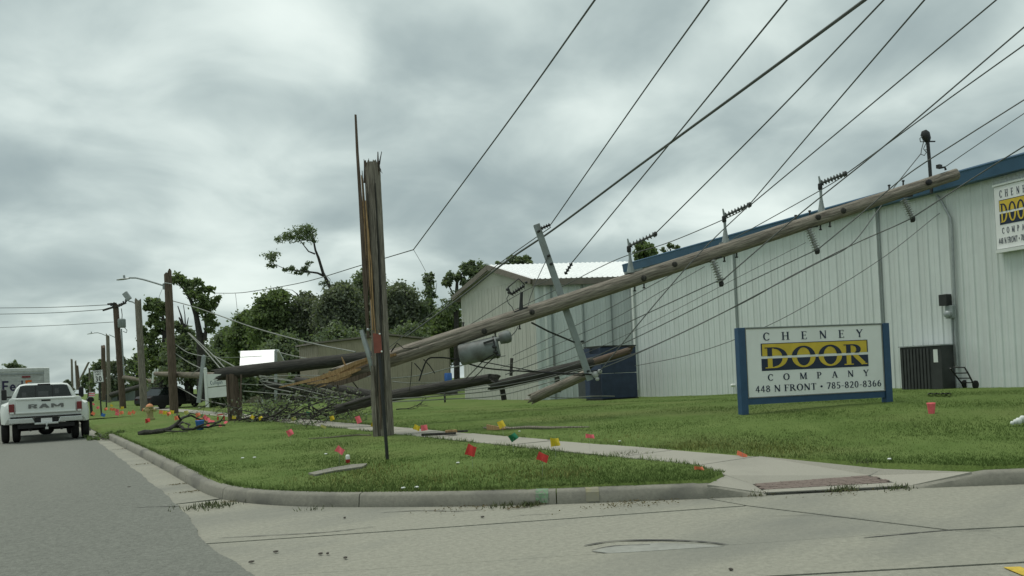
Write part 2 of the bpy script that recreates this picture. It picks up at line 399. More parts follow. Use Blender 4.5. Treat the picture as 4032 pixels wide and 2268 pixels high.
side = setting('side_street')
def slab(poly, z=0.0, name='slab', mat=None):
    P = [np.array(p, float) for p in poly]; n = len(P); g = 0.012
    area = sum(P[i][0]*P[(i+1) % n][1]-P[(i+1) % n][0]*P[i][1] for i in range(n)); s = 1 if area > 0 else -1
    q = []
    for i in range(n):   # inset so that neighbouring slabs leave an open joint
        e0 = P[i]-P[i-1]; e1 = P[(i+1) % n]-P[i]
        n0 = s*np.array([-e0[1], e0[0]])/(np.linalg.norm(e0)+1e-9); n1 = s*np.array([-e1[1], e1[0]])/(np.linalg.norm(e1)+1e-9)
        m = n0+n1; m = m/(np.linalg.norm(m)+1e-9); q.append(P[i]+m*g/max(0.4, float(np.dot(m, n1))))
    return sheet(name, q, mat or m_concrete, z, 0.028, side)
def lerp(a, b, t): return (a[0]+(b[0]-a[0])*t, a[1]+(b[1]-a[1])*t)
kfoot = [tuple(p) for p in offset(kA, 0.05)]
k_corner = [p for p in kfoot if p[1] < 10.2 and p[0] < 6.2]
J1a, J1b = (1.1, 7.50), (6.15, 5.05)
J2a, J2b = (1.1, 5.97), (6.38, 3.17)
J3a, J3b = (1.1, 5.15), (6.36, 1.97)
slab([(1.1, 10.2)]+k_corner+[(6.2, 5.66), J1b, (3.2, 6.46), J1a])
slab([J1a, (3.2, 6.46), J1b, J2b, J2a], z=-0.003)
slab([J2a, J2b, J3b, J3a], z=0.002)
slab([J3a, J3b, (6.3, -12), (1.1, -12)], z=-0.002)
kfB = [tuple(p) for p in offset(kB, 0.05)]
slab([J1b, (6.2, 5.66), (6.73, 5.30), (8.12, 4.47)]+kfB[1:]+[(20, -5.4), J2b], z=0.001)
slab([J2b, (20, -5.4), (20, -8.6), J3b], z=-0.003)
slab([J3b, (20, -8.6), (20, -14), (6.3, -14)], z=0.0)
y = 10.21
while y < 60:   # gutter strip along the carriageway
    y2 = min(y+3.05, 60)
    sheet('gutter_slab', [(1.1, y+0.005), (2.12, y+0.005), (2.12, y2-0.005), (1.1, y2-0.005)], m_concrete, 0.0, 0.028, side); y = y2
# damaged patch and sealed cracks
def crack(pts, w, mat=m_tar, z=0.006, name='crack'):
    P = [ground(*p, 0.0)[:2] for p in pts]; P2 = resample(P, 0.06); n = len(P2)
    L = []; R_ = []
    for i, p in enumerate(P2):
        t = P2[min(i+1, n-1)]-P2[max(i-1, 0)]; t = t/(np.linalg.norm(t)+1e-9); nn = np.array([-t[1], t[0]])
        k = w*(0.35+0.65*rnd.random())*(math.sin(math.pi*(i+0.6)/(n+0.2))**0.5)
        L.append((*(p+nn*k/2), z)); R_.append((*(p-nn*k/2), z))
    mb = MB(); mb.add(L+R_, [(i, i+1, n+i+1, n+i) for i in range(n-1)]); return build(name, mb, mat, side, fix=False)
crack([(2300, 2150), (2420, 2132), (2600, 2128), (2760, 2134), (2870, 2147)], 0.05)
crack([(2330, 2168), (2420, 2152), (2560, 2147)], 0.035)
m_patch = M('pale_worn_concrete', (0.27, 0.275, 0.245), 0.8, var=0.12, scale=14, streak=((0.2, 0.2, 0.18), 3, (1, 1, 1), 0.5, 0.7, 0.7))
pp = [ground(*p, 0)[:2] for p in [(2330, 2172), (2420, 2150), (2600, 2140), (2760, 2146), (2850, 2153), (2700, 2162), (2520, 2174), (2400, 2180)]]
sheet('worn_patch', pp, m_patch, 0.005, 0.004, side)
crack([(820, 1991), (760, 1993), (690, 1998), (600, 2000), (530, 2004)], 0.03, z=0.016)
crack([(860, 2120), (1050, 2110), (1270, 2098), (1420, 2082), (1480, 2075)], 0.025)
crack([(3000, 2035), (3200, 2030), (3420, 2045)], 0.012)
crack([(3400, 2120), (3570, 2104), (3740, 2090), (3900, 2090)], 0.03)
crack([(1500, 2020), (1650, 2012), (1800, 2014), (1900, 2008)], 0.03)
crack([(2000, 2040), (2060, 2030), (2200, 2024)], 0.012)
mb = MB(); a = ground(3985, 2236, 0); b = ground(4140, 2300, 0); mb.bar((a[0], a[1], 0.006), (b[0], b[1], 0.006), 0.11, 0.004)
build('yellow_line', mb, M('yellow_road_paint', (0.50, 0.36, 0.05), 0.8, var=0.2, scale=30), side)

# pavement flags and the ramp at the crossing
walk = setting('pavement')
SW0, SW1, SWZ = 7.10, 8.16, 0.20
RZ = 0.17
r_bl = ground(3017, 1941, 0.012); r_br = ground(3570, 1914, 0.012); r_tr = ground(3428, 1872, 0.05); r_tl = ground(2964, 1907, 0.05)
l_l = ground(2857, 1872, 0.15); l_r = ground(3475, 1846, 0.13); f_l = ground(2785, 1908, 0.15); f_r = ground(3826, 1858, 0.15)
l_ul = ground(2900, 1800, 0.20); 
def plate(name, pts, mat, thick=0.09, parent=walk):
    mb = MB(); mb.prism(pts, (0, 0, -thick)); return build(name, mb, mat, parent)
YR = 6.55
y = YR
while y < 62:
    L_ = 1.5 if y < 30 else 4.0
    dz = rnd.uniform(-0.006, 0.006)
    plate('paving_slab', [(SW0, y+0.007, SWZ+dz), (SW1+0.06*max(0, (12-y)/6), y+0.007, SWZ+dz), (SW1+0.06*max(0, (12-y-L_)/6), y+L_-0.007, SWZ+dz+rnd.uniform(-.004, .004)), (SW0, y+L_-0.007, SWZ+dz)], m_walk, 0.12); y += L_
# landing between the last flag and the ramp
plate('landing_slab', [(l_l[0]+.01, l_l[1], l_l[2]), (r_tl[0], r_tl[1]+.01, r_tl[2]+.002), (r_tr[0], r_tr[1]+.01, r_tr[2]+.002), (l_r[0], l_r[1], l_r[2]), (8.28, YR-0.01, SWZ), (SW0, YR-0.01, SWZ)], m_walk, 0.12)
plate('ramp_flare', [tuple(f_l), tuple(r_bl), tuple(r_tl), tuple(l_l)], m_walk, 0.1)
plate('ramp_flare', [tuple(r_br), tuple(f_r), tuple(l_r), tuple(r_tr)], m_walk, 0.1)
plate('ramp_bed', [tuple(r_bl-np.array([0, 0, .004])), tuple(r_br-np.array([0, 0, .004])), tuple(r_tr-np.array([0, 0, .012])), tuple(r_tl-np.array([0, 0, .012]))], m_joint, 0.06)
def bil(u, v): return (r_bl*(1-u)+r_br*u)*(1-v) + (r_tl*(1-u)+r_tr*u)*v
NU, NV = 15, 5
brick_me = None
ux = (r_br-r_bl+r_tr-r_tl)/2; vx = (r_tl-r_bl+r_tr-r_br)/2
BL = np.linalg.norm(ux)/NU; BW = np.linalg.norm(vx)/(NV+1.6)
mbk = MB(); mbk.box((0, 0, 0), (BL-0.006, BW-0.006, 0.03)); brick_me = mesh_from('brick', mbk, m_brick)
ex = Vector(tuple(ux)).normalized(); ez = ex.cross(Vector(tuple(vx))).normalized(); ey = ez.cross(ex)
R3 = Matrix((ex, ey, ez)).transposed().to_4x4()
for j in range(NV):
    for i in range(NU):
        v = 0.30+0.68*(j+0.5)/NV; u = (i+0.5+(0.0 if j % 2 else 0.35))/NU
        if u > 0.985: continue
        c = bil(u, v); c[2] += -0.006+rnd.uniform(-0.002, 0.002)
        share('brick', brick_me, walk, Matrix.Translation(Vector(tuple(c))) @ R3)
q = [bil(0.0, 0.0), bil(1.0, 0.0), bil(1.0, 0.27), bil(0.0, 0.27)]
plate('ramp_lip', [tuple(p+np.array([0, 0, .008])) for p in q], m_walk, 0.04)

# bare earth below the propped log
pq = [on_lawn(x, y, .03) for x, y in ((1955, 1556), (2010, 1566), (2070, 1573), (2150, 1571), (2200, 1562), (2140, 1553), (2040, 1549))]
plate('earth_patch', [tuple(p) for p in pq], M('bare_earth', (.24, .20, .155), .95, var=.2, scale=5, bump=.5), .1, setting('bare_ground'))
# lawn sheet
kin = [tuple(p) for p in offset(kA, 0.12)]; kinB = [tuple(p) for p in offset(kB, 0.12)]
RAMP = [tuple(f_l[:2]), tuple(r_bl[:2]), tuple(r_br[:2]), tuple(f_r[:2]), tuple(l_r[:2]), (8.28, YR), (SW0, YR), tuple(l_l[:2])]
LAWN = [p for p in kin if p[0] < f_l[0]]+[tuple(f_l[:2]), tuple(l_l[:2]), (SW0, YR), (8.28, YR), (l_r[0]+.03, l_r[1]+.03), (f_r[0]+.16, f_r[1]+.17)]+[p for p in [tuple(q) for q in offset(kB, 0.15)] if p[0] > f_r[0]+.2]+[(34, -6), (34, 42), (2.18, 42)]
gx = np.arange(1.6, 34, 0.14); gy = np.arange(-6, 42, 0.14)
GX, GY = np.meshgrid(gx, gy, indexing='ij'); GZ = lawn_z(GX, GY)
GZ = GZ + 0.012*np.sin(GX*1.7+GY*0.6)*np.sin(GY*1.1-GX*0.4) + RNG.normal(0, 0.004, GX.shape)
ins = inside(GX, GY, LAWN)
drive = np.clip(1-np.abs(GY-29.7)/3.6, 0, 1)*np.clip((4.5-GX)/2.3, 0, 1); GZ -= 0.16*np.minimum(1, drive*2)
paved = (GX > SW0+.03) & (GX < SW1-.02) & (GY > YR)
GZ[paved] = 0.10
GZ[~ins] = -0.12
idx = np.arange(GX.size).reshape(GX.shape)
keep = ins[:-1, :-1] | ins[1:, :-1] | ins[:-1, 1:] | ins[1:, 1:]
quads = np.stack([idx[:-1, :-1], idx[1:, :-1], idx[1:, 1:], idx[:-1, 1:]], -1)[keep]
me = bpy.data.meshes.new('lawn'); me.from_pydata(np.stack([GX, GY, GZ], -1).reshape(-1, 3).tolist(), [], quads.tolist()); me.materials.append(m_lawn)
me.polygons.foreach_set('use_smooth', [True]*len(me.polygons)); me.update()
lawn = structure(link(bpy.data.objects.new('lawn', me)))
mb = MB()
mb.add([(2.2, 41.9, 0.19), (260, 41.9, 0.19), (260, 900, 0.19), (2.2, 900, 0.19)], [(0, 1, 2, 3)])
mb.add([(33.9, -60, 0.185), (260, -60, 0.185), (260, 41.8, 0.185), (33.9, 41.8, 0.185)], [(0, 1, 2, 3)])
mb.add([(-260, 20, 0.1), (-7, 20, 0.1), (-7, 900, 0.1), (-260, 900, 0.1)], [(0, 1, 2, 3)])
structure(build('far_lawn', mb, m_lawn, fix=False))

def blades(name, n, region, h0, h1, wid, mat, seed, label, spread=0.6, zoff=-0.01):
    r = np.random.default_rng(seed)
    P = region(r, n); n = len(P)
    ang = r.uniform(0, 2*np.pi, n); lean = r.uniform(0.1, spread, n); la = r.uniform(0, 2*np.pi, n); h = r.uniform(h0, h1, n); w = wid*r.uniform(0.6, 1.3, n)
    ca, sa = np.cos(ang)*w, np.sin(ang)*w
    V = np.empty((n, 3, 3)); V[:, 0] = P; V[:, 0, 0] -= ca; V[:, 0, 1] -= sa; V[:, 1] = P; V[:, 1, 0] += ca; V[:, 1, 1] += sa
    V[:, 2] = P + np.stack([np.cos(la)*lean*h, np.sin(la)*lean*h, h], -1); V[:, :2, 2] += zoff
    me = bpy.data.meshes.new(name); me.vertices.add(n*3); me.vertices.foreach_set('co', V.ravel())
    me.loops.add(n*3); me.loops.foreach_set('vertex_index', np.arange(n*3)); me.polygons.add(n)
    me.polygons.foreach_set('loop_start', np.arange(n)*3); me.polygons.foreach_set('loop_total', np.full(n, 3)); me.update(calc_edges=True); me.materials.append(mat)
    o = link(bpy.data.objects.new(name, me)); o['kind'] = 'stuff'; o['label'] = label; o['category'] = 'grass'; return o
def lawn_region(r, n):
    # denser towards the camera
    d = 8.2*np.exp(r.uniform(0, 1, n*4)**1.25*math.log(30/8.2)); u = r.uniform(-0.72, 1.15, n*4)
    X = d*(FW[0]/math.cos(PITCH)) + u*d*RT[0]; Y = d*(FW[1]/math.cos(PITCH)) + u*d*RT[1]
    ok = inside(X, Y, LAWN) & ~((X > SW0+.02) & (X < SW1-.02+0.06*np.clip((12-Y)/6, 0, 1)) & (Y > YR)) & (np.arange(len(X)) >= 0)
    X, Y = X[ok][:n], Y[ok][:n]
    dr = np.clip(1-np.abs(Y-29.7)/3.6, 0, 1)*np.clip((4.5-X)/2.3, 0, 1)
    return np.stack([X, Y, lawn_z(X, Y)-0.16*np.minimum(1, dr*2)], -1)
blades('grass', 300000, lawn_region, 0.008, 0.032, 0.005, m_grass, 3, 'short mown green grass of the corner lawn', 1.1)
m_grass2 = M('dry_grass_blade', (0.12, 0.15, 0.035), 0.7, scale=0.8, col2=(0.22, 0.22, 0.075), island=0.35, spec=0.15)
def edge_region(r, n):
    """longer tufts that hang over kerb and pavement edges"""
    pts = []
    L = [p for p in offset(kA, 0.185) if p[0] < f_l[0]-0.1]
    for p in L[::1]:
        k = 14 if p[1] < 14 else 6
        for _ in range(k): pts.append((p[0]+r.uniform(-.02, .06), p[1]+r.uniform(-.06, .06)))
    for yy in np.arange(YR, 26, 0.05):
        for xx, s in ((SW0, -1), (SW1+0.06*max(0, (12-yy)/6), 1)):
            if math.sin(yy*1.9+xx)+math.sin(yy*4.7) > -0.6:
                for _ in range(5): pts.append((xx+s*0.02+r.normal(0, .035), yy+r.uniform(-.03, .03)))
    P = np.array(pts); return np.concatenate([P, lawn_z(P[:, 0], P[:, 1])[:, None]], 1)
blades('grass', 1, edge_region, 0.03, 0.085, 0.006, m_grass, 5, 'longer grass tufts along kerb and pavement edges', 0.9)
def weed_region(r, n):
    pts = []
    for cx, cy, s, k in ((2060, 1850, 0.5, 700), (2150, 1870, 0.3, 350), (1700, 1880, 0.5, 500), (1500, 1850, 0.35, 350), (2700, 1765, 0.35, 800), (3000, 1775, 0.4, 900), (2400, 1735, 0.4, 500), (1350, 1880, 0.4, 300)):
        c = on_lawn(cx, cy)
        for _ in range(k): pts.append((c[0]+r.normal(0, s), c[1]+r.normal(0, s)))
    P = np.array(pts); ok = inside(P[:, 0], P[:, 1], LAWN) & ~((P[:, 0] > SW0-.02) & (P[:, 0] < SW1+.05) & (P[:, 1] > YR)); P = P[ok]
    return np.concatenate([P, lawn_z(P[:, 0], P[:, 1])[:, None]], 1)
blades('grass', 1, weed_region, 0.03, 0.07, 0.006, m_grass2, 6, 'yellowish weedy grass patches on the corner lawn', 0.9)
def kerbweed(r, n):
    pts = []
    for cx, cy, s, k in ((2090, 1985, 0.05, 160), (2120, 1960, 0.03, 90), (1990, 1990, 0.06, 60), (2990, 1945, 0.05, 25), (3320, 1925, 0.07, 140), (3530, 1920, 0.07, 80), (3420, 1873, 0.06, 60), (2480, 1835, 0.12, 120), (2640, 1800, 0.05, 60), (800, 1992, 0.1, 160), (860, 1994, 0.08, 90), (2570, 1795, 0.08, 100), (1230, 2004, 0.05, 20)):
        c = ground(cx, cy, 0.02)
        for _ in range(k): pts.append((c[0]+r.normal(0, s*1.6), c[1]+r.normal(0, s), 0.02 if cy > 1900 else 0.19))
    return np.array(pts)
blades('grass', 1, kerbweed, 0.015, 0.06, 0.007, M('weed_blade', (0.04, 0.06, 0.02), 0.8, scale=2, col2=(0.10, 0.115, 0.05), island=0.4), 8, 'weeds and cut grass in street joints and gutter', 1.2)
# leaf litter and grit on the street
def litter(r, n):
    pts = []
    for cx, cy, s, k in ((1950, 1990, 0.25, 160), (2060, 1998, 0.12, 140), (2600, 1975, 0.4, 120), (2450, 1985, 0.3, 150), (3000, 1946, 0.2, 90), (3330, 1932, 0.35, 110), (880, 1983, 0.15, 60), (740, 1940, 0.08, 60), (560, 1830, 0.1, 40), (480, 1770, 0.1, 30), (700, 1910, 0.06, 60), (1800, 2000, 0.3, 60)):
        c = ground(cx, cy, 0.0)
        for _ in range(k): pts.append((c[0]+r.normal(0, s), c[1]+r.normal(0, s*0.35), 0.012))
    return np.array(pts)
lt = blades('leaf_litter', 1, litter, 0.004, 0.018, 0.012, m_leafD, 9, 'brown leaf litter washed along the gutter', 2.5, 0.0); lt['category'] = 'litter'

# ------------------------------------------------------------------ lettering with serifs, built from strokes
def g_line(x0, y0, x1, y1, w):
    d = np.array([x1-x0, y1-y0]); d = d/np.linalg.norm(d); n = np.array([-d[1], d[0]])*w*.6
    return [[(x0+n[0], y0+n[1]), (x0-n[0], y0-n[1]), (x1-n[0], y1-n[1]), (x1+n[0], y1+n[1])]]
def g_rect(x0, y0, x1, y1): return [[(x0, y0), (x1, y0), (x1, y1), (x0, y1)]]
def g_stem(x, w=0.15, top=True, bot=True):
    w *= 1.2; r = g_rect(x-w/2, 0, x+w/2, 1)
    if bot: r += g_rect(x-w*1.05, 0, x+w*1.05, 0.045)
    if top: r += g_rect(x-w*1.05, 0.955, x+w*1.05, 1)
    return r
def g_arc(cx, cy, rx, ry, a0, a1, wv, wh, n=18):
    r = []; wv = min(wv+.03, rx*.97); wh = min(wh+.025, ry*.97)
    for i in range(n):
        t0 = math.radians(a0+(a1-a0)*i/n); t1 = math.radians(a0+(a1-a0)*(i+1)/n)
        r.append([(cx+rx*math.cos(t0), cy+ry*math.sin(t0)), (cx+rx*math.cos(t1), cy+ry*math.sin(t1)), (cx+(rx-wv)*math.cos(t1), cy+(ry-wh)*math.sin(t1)), (cx+(rx-wv)*math.cos(t0), cy+(ry-wh)*math.sin(t0))])
    return r
S_ = 0.15
GL = {
 'C': (g_arc(.47, .5, .44, .51, 48, 312, .16, .06)+g_rect(.73, .66, .775, .95)+g_rect(.73, .06, .765, .24), .80),
 'H': (g_stem(.16)+g_stem(.74)+g_rect(.2, .48, .7, .54), .90),
 'E': (g_stem(.16)+g_rect(.2, .955, .62, 1)+g_rect(.2, 0, .66, .05)+g_rect(.2, .49, .52, .54)+g_rect(.585, .80, .62, .96)+g_rect(.615, .02, .66, .22)+g_rect(.49, .41, .525, .62), .72),
 'N': (g_stem(.15, .075)+g_stem(.78, .075, bot=False)+g_line(.13, .97, .76, .02, .155), .93),
 'Y': (g_line(.1, .97, .42, .47, .15)+g_line(.74, .97, .44, .47, .075)+g_rect(.345, 0, .495, .52)+g_rect(.27, 0, .57, .045)+g_rect(0, .955, .24, 1)+g_rect(.62, .955, .86, 1), .86),
 'D': (g_stem(.16)+g_arc(.33, .5, .52, .5, -90, 90, .17, .055)+g_rect(.2, .945, .34, 1)+g_rect(.2, 0, .34, .055), .90),
 'O': (g_arc(.48, .5, .47, .52, 0, 360, .17, .055, 30), .96),
 'R': (g_stem(.16)+g_arc(.34, .745, .32, .255, -90, 90, .15, .05)+g_rect(.2, .945, .36, 1)+g_rect(.2, .49, .36, .54)+g_line(.38, .52, .76, .03, .15)+g_rect(.66, 0, .9, .045), .88),
 'M': (g_stem(.14, .075)+g_stem(.92, .15)+g_line(.14, .97, .52, .05, .15)+g_line(.88, .97, .52, .05, .08), 1.08),
 'P': (g_stem(.16)+g_arc(.34, .72, .33, .28, -90, 90, .15, .05)+g_rect(.2, .945, .36, 1)+g_rect(.2, .44, .36, .49), .74),
 'A': (g_line(.14, .03, .44, .97, .075)+g_line(.44, .97, .76, .03, .155)+g_rect(.26, .32, .62, .37)+g_rect(0, 0, .27, .045)+g_rect(.61, 0, .93, .045), .92),
 'F': (g_stem(.16)+g_rect(.2, .955, .64, 1)+g_rect(.2, .49, .52, .54)+g_rect(.6, .78, .64, .96)+g_rect(.49, .41, .525, .62), .68),
 'T': (g_stem(.4, .15, top=False)+g_rect(.04, .95, .76, 1)+g_rect(.04, .78, .08, .96)+g_rect(.72, .78, .76, .96), .80),
 '4': (g_rect(.36, 0, .49, 1)+g_rect(.02, .25, .62, .33)+g_line(.06, .3, .42, .97, .08), .64),
 '8': (g_arc(.31, .74, .25, .26, 0, 360, .11, .06)+g_arc(.31, .26, .29, .27, 0, 360, .12, .06), .64),
 '7': (g_rect(.03, .89, .58, 1)+g_line(.54, .92, .22, 0, .12), .60),
 '5': (g_rect(.1, .90, .54, 1)+g_rect(.1, .5, .17, .95)+g_arc(.26, .3, .31, .31, -140, 130, .12, .07), .62),
 '2': (g_arc(.3, .72, .26, .28, -30, 165, .12, .07)+g_line(.5, .58, .08, .05, .11)+g_rect(.04, 0, .58, .10), .62),
 '0': (g_arc(.31, .5, .29, .51, 0, 360, .12, .06, 24), .64),
 '3': (g_arc(.27, .74, .25, .26, -100, 150, .12, .07)+g_arc(.27, .27, .29, .28, -150, 100, .12, .07), .60),
 '6': (g_arc(.32, .30, .28, .31, 0, 360, .12, .07)+g_arc(.5, .36, .46, .65, 105, 180, .12, .07), .64),
 '-': (g_rect(.04, .33, .34, .42), .40), '•': (g_arc(.2, .45, .16, .16, 0, 360, .155, .155, 12), .42), ' ': ([], .34),
 'S': (g_arc(.29, .74, .25, .26, 20, 270, .12, .08)+g_arc(.29, .27, .27, .28, -160, 90, .12, .08), .60),
 'L': (g_rect(.06, 0, .20, 1)+g_rect(.06, 0, .52, .13), .56), 'I': (g_rect(.05, 0, .19, 1), .26),
 'e': (g_arc(.3, .32, .29, .33, 0, 320, .14, .13)+g_rect(.08, .27, .57, .39), .62),
 'd': (g_arc(.3, .32, .29, .33, 0, 360, .14, .13)+g_rect(.46, 0, .6, 1.0), .68),
 'x': (g_line(.05, .02, .5, .62, .15)+g_line(.5, .02, .05, .62, .15), .56),
 'u': (g_arc(.27, .27, .25, .28, 180, 360, .10, .10)+g_rect(.02, .25, .12, .62)+g_rect(.42, 0, .52, .62), .58),
 'l': (g_rect(.04, 0, .15, 1.0), .2), 'i': (g_rect(.04, 0, .15, .62)+g_rect(.04, .74, .15, .88), .2),
 'g': (g_arc(.27, .32, .25, .31, 0, 360, .1, .1)+g_arc(.27, -.05, .25, .25, 190, 360, .1, .1)+g_rect(.42, -.05, .52, .62), .58),
 'a': (g_arc(.27, .31, .25, .32, 0, 360, .1, .1)+g_rect(.42, 0, .52, .62), .58),
 'n': (g_rect(.02, 0, .12, .62)+g_arc(.27, .36, .25, .27, 0, 180, .1, .1)+g_rect(.42, 0, .52, .38), .58),
}
GB = dict(GL)   # sans block capitals
GB['R'] = (g_rect(.04, 0, .26, 1)+g_rect(.2, .84, .5, 1)+g_rect(.2, .42, .5, .56)+g_rect(.5, .46, .72, .96)+g_line(.44, .48, .66, 0, .22), .80)
GB['A'] = (g_line(.12, 0, .42, 1, .22)+g_line(.42, 1, .74, 0, .22)+g_rect(.25, .22, .62, .38), .88)
GB['M'] = (g_rect(.02, 0, .22, 1)+g_rect(.84, 0, 1.04, 1)+g_line(.14, .95, .52, .25, .2)+g_line(.9, .95, .52, .25, .2), 1.08)
GB['F'] = (g_rect(.04, 0, .24, 1)+g_rect(.2, .82, .66, 1)+g_rect(.2, .42, .58, .58), .68)
GB['E'] = (g_rect(.04, 0, .24, 1)+g_rect(.2, .82, .66, 1)+g_rect(.2, .42, .6, .58)+g_rect(.2, 0, .66, .18), .70)
GB['P'] = (g_rect(.04, 0, .2, 1)+g_arc(.3, .73, .3, .27, -90, 90, .16, .13)+g_rect(.15, .87, .32, 1)+g_rect(.15, .46, .32, .59), .64)
GB['D'] = (g_rect(.04, 0, .2, 1)+g_arc(.28, .5, .4, .5, -90, 90, .16, .13)+g_rect(.15, .87, .3, 1)+g_rect(.15, 0, .3, .13), .72)
GB['T'] = (g_rect(.26, 0, .42, 1)+g_rect(.02, .87, .66, 1), .68)
def clip_poly(poly, ymin, ymax):
    def half(p, f):
        r = []
        for i in range(len(p)):
            a, b = p[i], p[(i+1) % len(p)]; fa, fb = f(a), f(b)
            if fa >= 0: r.append(a)
            if (fa >= 0) != (fb >= 0):
                t = fa/(fa-fb); r.append((a[0]+(b[0]-a[0])*t, a[1]+(b[1]-a[1])*t))
        return r
    p = half(poly, lambda q: q[1]-ymin)
    return half(p, lambda q: ymax-q[1]) if p else p
def text_polys(s, x0, x1, y0, y1, glyphs=GL, spread=False, gw=1.0):
    h = y1-y0; ws = [glyphs[c][1] for c in s]; r = []
    if spread:
        k = h*gw; gap = (x1-x0-sum(ws)*k)/max(1, len(s)-1)
    else:
        k = (x1-x0)/(sum(ws)+0.10*(len(s)-1)); gap = 0.10*k
    x = x0
    for c, w in zip(s, ws):
        if glyphs[c][0]: r.append([[(x+q[0]*k, y0+q[1]*h) for q in p] for p in glyphs[c][0]])
        x += w*k+gap
    return r   # one list of strokes for each letter
class Frame:
    """a flat face: corner o, unit vectors a (along) and b (up), n out of the face"""
    def __init__(self, o, a, b):
        self.o = np.array(o, float); self.a = np.array(a, float); self.b = np.array(b, float); self.n = np.cross(self.a, self.b)
    def p(self, x, y, z=0.0): return self.o+self.a*x+self.b*y+self.n*z
    def polys(self, name, polys, z, mat, parent, thick=0.004):
        mb = MB()
        for i, q in enumerate(polys):
            if len(q) < 3: continue
            mb.prism([self.p(x, y, z) for x, y in q], self.n*(thick+0.00025*(i % 7)))
        return build(name, mb, mat, parent)
    def letters(self, groups, z, mat, parent):
        for g in groups:
            g = [q for q in g if len(q) > 2]
            if g: self.polys('letter', g, z, mat, parent)
    def rect(self, name, x0, y0, x1, y1, z0, z1, mat, parent, bevel=0.0):
        mb = MB(); mb.prism([self.p(x0, y0, z0), self.p(x1, y0, z0), self.p(x1, y1, z0), self.p(x0, y1, z0)], self.n*(z1-z0)); return build(name, mb, mat, parent, bevel=bevel)
def company_face(fr, W, H, z, root, gwide=1.0):
    X = lambda f: f*W
    Y = lambda f: (1-f)*H
    panel_parent = root
    fr.letters(text_polys('CHENEY', X(.125), X(.855), Y(.185), Y(.07), spread=True, gw=gwide), z, m_navy, panel_parent)
    bg = fr.rect('gold_band', X(.115), Y(.408), X(.878), Y(.236), z, z+.004, m_gold, panel_parent)
    fr.rect('navy_band', X(.107), Y(.62), X(.885), Y(.446), z, z+.004, m_navy, panel_parent)
    # navy outline round the gold band
    mbx = [[(X(.107), Y(.236)), (X(.885), Y(.236)), (X(.885), Y(.226)), (X(.107), Y(.226))], [(X(.107), Y(.408)), (X(.115), Y(.408)), (X(.115), Y(.236)), (X(.107), Y(.236))], [(X(.878), Y(.408)), (X(.885), Y(.408)), (X(.885), Y(.236)), (X(.878), Y(.236))]]
    fr.polys('navy_outline', mbx, z, m_navy, panel_parent, 0.005)
    dp = text_polys('DOOR', X(.138), X(.872), Y(.585), Y(.285))
    up = [[clip_poly(p, Y(.412), 9) for p in g] for g in dp]; lo = [[clip_poly(p, -9, Y(.442)) for p in g] for g in dp]
    fr.letters(up, z+.005, m_navy, panel_parent)
    fr.letters(lo, z+.005, m_gold, panel_parent)
    fr.letters(text_polys('COMPANY', X(.145), X(.885), Y(.765), Y(.67), spread=True, gw=gwide), z, m_navy, panel_parent)
    fr.letters(text_polys('448 N FRONT • 785-820-8366', X(.055), X(.975), Y(.925), Y(.83)), z, m_navy, panel_parent)

# ------------------------------------------------------------------ buildings
def rib_sheet(w, h, ribs, depth=0.028, rw=0.085, rt=0.032):
    """one ribbed wall sheet: local x along the wall, z up, outside towards -y"""
    mb = MB(); pr = []
    step = w/ribs
    for i in range(ribs):
        c = step*(i+0.5)
        pr += [(c-rw/2, 0), (c-rt/2, -depth), (c+rt/2, -depth), (c+rw/2, 0)]
        if i < ribs-1: pr += [(c+step/2-0.03, 0), (c+step/2-0.02, -depth*0.3), (c+step/2+0.02, -depth*0.3), (c+step/2+0.03, 0)]
    pr = [(0, 0)]+pr+[(w, 0)]
    n = len(pr)
    vs = [(x, y, 0) for x, y in pr]+[(x, y, h) for x, y in pr]
    mb.add(vs, [(i, i+1, n+i+1, n+i) for i in range(n-1)])
    return mb
def frame_mat(o, a, outn):
    """local x along a, local -y along outn, z up"""
    a = Vector(tuple(a)).normalized(); y = -Vector(tuple(outn)).normalized(); z = a.cross(y).normalized()
    return Matrix.Translation(Vector(tuple(o))) @ Matrix((a, y, z)).transposed().to_4x4()
def clad(parent, A, B, z0, h, mat, width=0.914, ribs=3, name='wall_panel'):
    """covers the wall line A-B (outside on its right-hand side) with sheets"""
    A = np.array([A[0], A[1], z0]); B = np.array([B[0], B[1], z0]); L = np.linalg.norm(B-A); a = (B-A)/L
    nrm = np.array([a[1], -a[0], 0]); n = max(1, round(L/width)); w = L/n
    me = mesh_from(name, rib_sheet(w-0.004, h, ribs), mat)
    for i in range(n): share(name, me, parent, frame_mat(A+a*(w*i), a, nrm))
    mb = MB(); mb.prism([A-nrm*.02, B-nrm*.02, B-nrm*.12, A-nrm*.12], (0, 0, h)); build('wall', mb, mat, parent)
    return a, nrm

